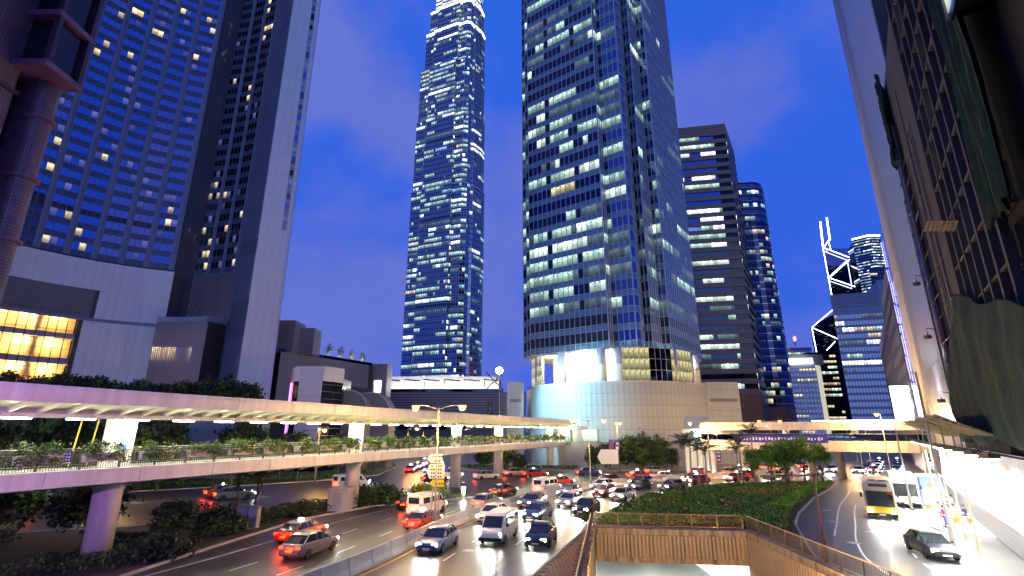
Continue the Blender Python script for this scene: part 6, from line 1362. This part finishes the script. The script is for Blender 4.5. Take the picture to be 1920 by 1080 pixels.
o = thing('dark_banner', (-4.6, 101, 8.2), 'tall black banner on a mast above the curved footbridge', 'banner'); k = MB(); k.box(-4.9, -3.9, 101.2, 101.3, 8.8, 13.4); b_ = k.build('cloth', 'sign_black', o); k = MB(); k.tube([(-4.7, 101.18, 11.2), (-4.2, 101.18, 11.9), (-4.4, 101.18, 12.6)], .05, 5); k.build('mark', 'sign_white', b_); k = MB(); k.tube([(-3.8, 101.25, .1), (-3.8, 101.25, 13.6)], .06, 6); k.build('mast', 'steel_dark', o)
for i, x in enumerate((-22.9, -22.0)):
    o = thing('utility_cabinet', (x, 46.4, .12), ['left grey utility cabinet on the verge', 'right grey utility cabinet on the verge'][i], 'cabinet', 'utility cabinets'); k = MB(); k.box(x - .4, x + .4, 46.1, 46.7, .22, 1.75); k.build('case', 'granite_grey', o); k = MB(); k.box(x - .44, x + .44, 46.05, 46.75, 1.75, 1.83); k.build('lid', 'steel', o); k = MB(); k.box(x - .35, x + .35, 46.07, 46.1, .35, 1.65); dr_ = k.build('door', 'granite_grey', o); k = MB(); k.box(x + .22, x + .28, 46.03, 46.07, .9, 1.1); k.build('handle', 'steel_dark', dr_); k = MB(); k.box(x - .42, x + .42, 46.08, 46.72, .12, .22); k.build('plinth', 'concrete', o)
o = thing('concrete_cabin', (-17.8, 56.2, .12), 'plain concrete equipment box beside the second bridge column', 'box'); k = MB(); k.box(-18.9, -16.9, 55.4, 57.4, .12, 2.2); k.build('case', 'concrete', o); k = MB(); k.box(-19, -16.8, 55.3, 57.5, 2.2, 2.32); k.build('lid', 'concrete', o); k = MB(); k.box(-18.4, -17.5, 55.36, 55.4, .3, 1.9); k.build('door', 'granite_grey', o)
o = thing('lit_bollard', (-6.0, 66.4, .12), 'glowing white traffic bollard at the tip of the verge', 'bollard'); k = MB(); k.lathe([(.2, 0), (.2, .3), (.16, .35)], (-6, 66.4, .12), 12); k.build('base', 'sign_yellow', o); k = MB(); k.lathe([(.16, .35), (.24, 1.1), (.22, 1.2)], (-6, 66.4, .12), 12); k.build('lit_body', 'lamp_white', o, smooth=True)
o = thing('advert_shelter', (46.5, 60.5, .12), 'bus shelter with glowing blue and red advertising panels', 'bus shelter'); P_ = sp(14.5, 5.0)
for j, s_ in enumerate((13.8, 16.2)):
    a, b = sp(s_ + 1.1, 4.3), sp(s_ - 1.1, 4.3); a, b = sp(s_, 4.6), sp(s_, 2.6)
    k = MB(); k.wall(a, b, 1.0, 3.0, .12); pn = k.build('advert_panel', 'screen_blue', o); k = MB(); k.wall(a + (b - a) * .1, a + (b - a) * .8, 1.1, 1.6, .02, .02); k.wall(a + (b - a) * .3, a + (b - a) * .55, 1.9, 2.6, .02, .02); k.build('picture_patch', 'screen_red', pn)
    k = MB(); k.tube([(a.x, a.y, .12), (a.x, a.y, 3.2)], .05, 6); k.tube([(b.x, b.y, .12), (b.x, b.y, 3.2)], .05, 6); k.build('post', 'steel', o)
k = MB(); k.prism([tuple(sp(17, 4.7)), tuple(sp(13, 4.7)), tuple(sp(13, 2.4)), tuple(sp(17, 2.4))], 3.2, 3.32); k.build('roof', 'steel', o)
for i, (s_, o_) in enumerate([(1.2, 3.6), (3.6, 3.4), (7.4, 4.2), (-1.0, 3.0)]):
    a, b = sp(s_, o_ + .75), sp(s_, o_ - .75); o = thing('work_barrier', (a.x, a.y, .12), f'orange and white roadwork barrier on the right pavement, {ORD[i]} from the front', 'barrier', 'roadwork barriers'); k = MB(); k.tube([(a.x, a.y, .12), (a.x, a.y, 1.15), (b.x, b.y, 1.15), (b.x, b.y, .12)], .03, 6); k.build('frame', 'steel', o); k = MB(); k.wall(a + (b - a) * .06, a + (b - a) * .94, .62, 1.02, .04); bd = k.build('board', 'sign_orange', o); k = MB(); k.wall(a + (b - a) * .3, a + (b - a) * .7, .72, .8, .01, .012); k.wall(a + (b - a) * .36, a + (b - a) * .64, .86, .93, .01, .012); k.build('lettering', 'sign_white', bd)
# row of bollard posts on the island edge and overhead cables
# ---------------------------------------------------------------- people on the right pavement
for c_, v_ in {'purple': (.22, .05, .26), 'denim': (.05, .09, .28), 'white_shirt': (.75, .75, .75), 'navy': (.02, .03, .08), 'khaki': (.35, .28, .16), 'teal': (.02, .12, .12), 'yellow_vest': (.7, .6, .03), 'blue_shirt': (.06, .14, .5)}.items(): mat('cloth_' + c_, v_, .85)
def skin_mesh(nm, verts, edges, rad, mk_, parent, root=0):
    me = bpy.data.meshes.new(nm); me.from_pydata(verts, edges, []); o = bpy.data.objects.new(nm, me); COL.objects.link(o); o.parent = parent; me.materials.append(M[mk_]); a = o.modifiers.new('skin', 'SKIN'); a.use_smooth_shade = True
    for i, r_ in enumerate(rad): me.skin_vertices[0].data[i].radius = r_ if isinstance(r_, tuple) else (r_, r_)
    me.skin_vertices[0].data[root].use_root = True; b = o.modifiers.new('sub', 'SUBSURF'); b.levels = 1; b.render_levels = 1; return o
def person(x, y, z, rz, top, legs, pose, label):
    o = thing('person', (x, y, z), label, 'person', 'people on the right pavement', rz); sit = pose == 'sit'; hz = .48 if sit else .92
    hip = (0, 0, hz); ch = (0, .02, hz + .42); nk = (0, .02, hz + .58); hd = (0, .05, hz + .70); ht = (0, .05, hz + .83); V = [hip, (0, 0, hz + .2), ch, nk, hd, ht]; E2 = [(0, 1), (1, 2), (2, 3), (3, 4), (4, 5)]; Rr = [(.15, .12), (.15, .11), (.17, .12), .055, .10, .075]; arms = []; lg = []
    for sx in (-1, 1):
        n = len(V); sh = (sx * .20, 0, hz + .48); el = (sx * .27, .04 + (.1 if sit else 0), hz + .22); wr = (sx * .22, .26, hz + .15) if sit or sx > 0 else (sx * .27, .10, hz - .02); hn = (wr[0], wr[1] + .07, wr[2] - .05); V += [sh, el, wr, hn]; E2 += [(2, n), (n, n + 1), (n + 1, n + 2), (n + 2, n + 3)]; Rr += [.065, .048, .034, .04]; arms.append((sh, el, wr))
        for f_ in range(5): V.append((hn[0] + (f_ - 2) * .018, hn[1] + .06 + (.01 if f_ == 2 else 0) - (.04 if f_ == 0 else 0), hn[2] - .03)); E2.append((n + 3, len(V) - 1)); Rr.append(.010)
        n = len(V); h_ = (sx * .09, 0, hz - .04); kn = (sx * .10, .42, hz) if sit else (sx * .10, .04 if sx > 0 else -.02, .49); an = (sx * .10, .44, .08) if sit else (sx * .11, -.03 if sx > 0 else .06, .08); to = (an[0], an[1] + .18, .04); V += [h_, kn, an, to]; E2 += [(0, n), (n, n + 1), (n + 1, n + 2), (n + 2, n + 3)]; Rr += [.085, .06, .045, .045]; lg.append((h_, kn, an))
    skin_mesh('body', V, E2, Rr, 'skin', o)
    sv = [hip, (0, 0, hz + .2), ch, (0, .02, hz + .52)]; se = [(0, 1), (1, 2), (2, 3)]; sr = [(.175, .14), (.17, .13), (.19, .14), .08]
    for sh, el, wr in arms: n = len(sv); sv += [sh, el]; se += [(2, n), (n, n + 1)]; sr += [.085, .068]
    skin_mesh('shirt', sv, se, sr, 'cloth_' + top, o); tv = [(0, 0, hz + .06)]; te_ = []; trd = [(.165, .135)]
    for h_, kn, an in lg: n = len(tv); tv += [h_, kn, an]; te_ += [(0, n), (n, n + 1), (n + 1, n + 2)]; trd += [.105, .08, .065]
    skin_mesh('trousers', tv, te_, trd, 'cloth_' + legs, o)
    for h_, kn, an in lg: k = MB(); k.box(an[0] - .05, an[0] + .05, an[1] - .08, an[1] + .2, .0, .09); inst('shoe', k.mesh('shoe', 'rubber'), o)
    k = MB(); k.lathe([(.06, -.06), (.105, -.02), (.108, .03), (.085, .09), (.03, .125)], (0, .035, hz + .76), 12); inst('hair', k.mesh('hair', 'hair', smooth=True), o)
    k = MB(); k.box(-.012, .012, .145, .175, hz + .70, hz + .74); k.box(-.11, -.095, .04, .07, hz + .69, hz + .75); k.box(.095, .11, .04, .07, hz + .69, hz + .75); inst('nose_and_ears', k.mesh('nose_and_ears', 'skin'), o); k = MB(); k.box(-.05, -.025, .14, .15, hz + .75, hz + .765); k.box(.025, .05, .14, .15, hz + .75, hz + .765); k.box(-.03, .03, .14, .148, hz + .655, hz + .665); inst('eyes_and_mouth', k.mesh('eyes_and_mouth', 'hair'), o)
    return o
def ppl(s_, o_, rz, top, legs, pose, label):
    a = sp(s_, o_); person(a.x, a.y, .12, rz, top, legs, pose, label)
    if pose == 'sit':
        q = thing('stool', (a.x, a.y, .12), 'small red plastic stool under ' + label, 'stool', 'pavement stools'); k = MB(); k.box(a.x - .17, a.x + .17, a.y - .17, a.y + .17, .12 + .32, .12 + .37); k.build('seat', 'sign_red', q)
        for sx in (-1, 1):
            for sy in (-1, 1): k = MB(); k.box(a.x + sx * .14 - .02, a.x + sx * .14 + .02, a.y + sy * .14 - .02, a.y + sy * .14 + .02, .12, .44); k.build('leg', 'sign_red', q)
a = (36.9, 46.4); person(a[0], a[1], .12, R(20), 'purple', 'denim', 'stand', 'person in purple shirt and blue jeans standing at the kerb')
person(38.2, 47.9, .12, R(150), 'yellow_vest', 'navy', 'stand', 'person in yellow vest standing behind the one in purple')
ppl(4.6, 3.6, R(130), 'teal', 'navy', 'sit', 'person in dark teal top sitting, nearest the kerb'); ppl(5.4, 2.9, R(100), 'white_shirt', 'navy', 'sit', 'person in white shirt sitting, middle of the group'); ppl(5.0, 2.2, R(70), 'navy', 'denim', 'sit', 'person in navy top sitting, back turned near the fence'); ppl(8.2, 3.1, R(200), 'blue_shirt', 'denim', 'stand', 'person in blue shirt standing behind the seated group'); ppl(9.4, 2.6, R(220), 'white_shirt', 'khaki', 'stand', 'person in white shirt and khaki trousers walking farther along the pavement'); ppl(6.6, 3.9, R(160), 'white_shirt', 'denim', 'sit', 'person in white shirt sitting, behind the one in teal')
# ---------------------------------------------------------------- things on and around the curved footbridge
for i, rt_ in enumerate((-.835, -.808)):
    p, t = ratio_s(E_, rt_, -4.2); o = thing('yellow_pole', (p.x, p.y, ZD), ['left of two slanting yellow poles behind the footbridge railing', 'right of two slanting yellow poles behind the footbridge railing'][i], 'pole', 'yellow poles'); k = MB(); k.tube([(p.x, p.y, ZD + .005), (p.x + .25, p.y, 8.9)], .05, 8); k.build('shaft', 'paint_yellow', o); k = MB(); k.lathe([(.12, .004), (.12, .04), (.06, .06)], (p.x, p.y, ZD), 10); k.build('foot', 'steel_dark', o)
p, t = ratio_s(E_, -.853, .04); o = thing('blue_notice', (p.x, p.y, ZD + .35), 'small blue notice board with pale characters on the footbridge railing', 'sign'); a = p - t * .5; b = p + t * .5; k = MB(); k.wall(a, b, ZD + .55, ZD + 1.15, .03); bd = k.build('board', 'sign_blue', o); k = MB()
for r_ in range(3):
    for c in range(6): q = a + t * (.1 + c * .145); k.wall(q, q + t * .09, ZD + .62 + r_ * .17, ZD + .73 + r_ * .17, .01, .012)
stuff(k.build('characters', 'sign_white', bd)); k = MB(); k.wall(a, b, ZD + .50, ZD + .545, .05, .01); k.build('bracket', 'steel', o)
o = thing('white_arrow_board', (19.2, 106.6, 0), 'blank white arrow-shaped board on posts before the dark trees', 'sign'); k = MB(); pl = [(17.2, 3.0), (18.0, 1.6), (21.4, 1.6), (21.4, 4.4), (18.0, 4.4)]; k.faces([(x, 106.5, z) for x, z in pl] + [(x, 106.6, z) for x, z in pl], [tuple(range(5)), tuple(range(9, 4, -1))] + [((i + 1) % 5, i, i + 5, (i + 1) % 5 + 5) for i in range(5)]); k.build('board', 'sign_white', o)
for x in (18.4, 21.0): k = MB(); k.tube([(x, 106.68, 0), (x, 106.68, 4.4)], .06, 8); k.build('post', 'pole_grey', o)
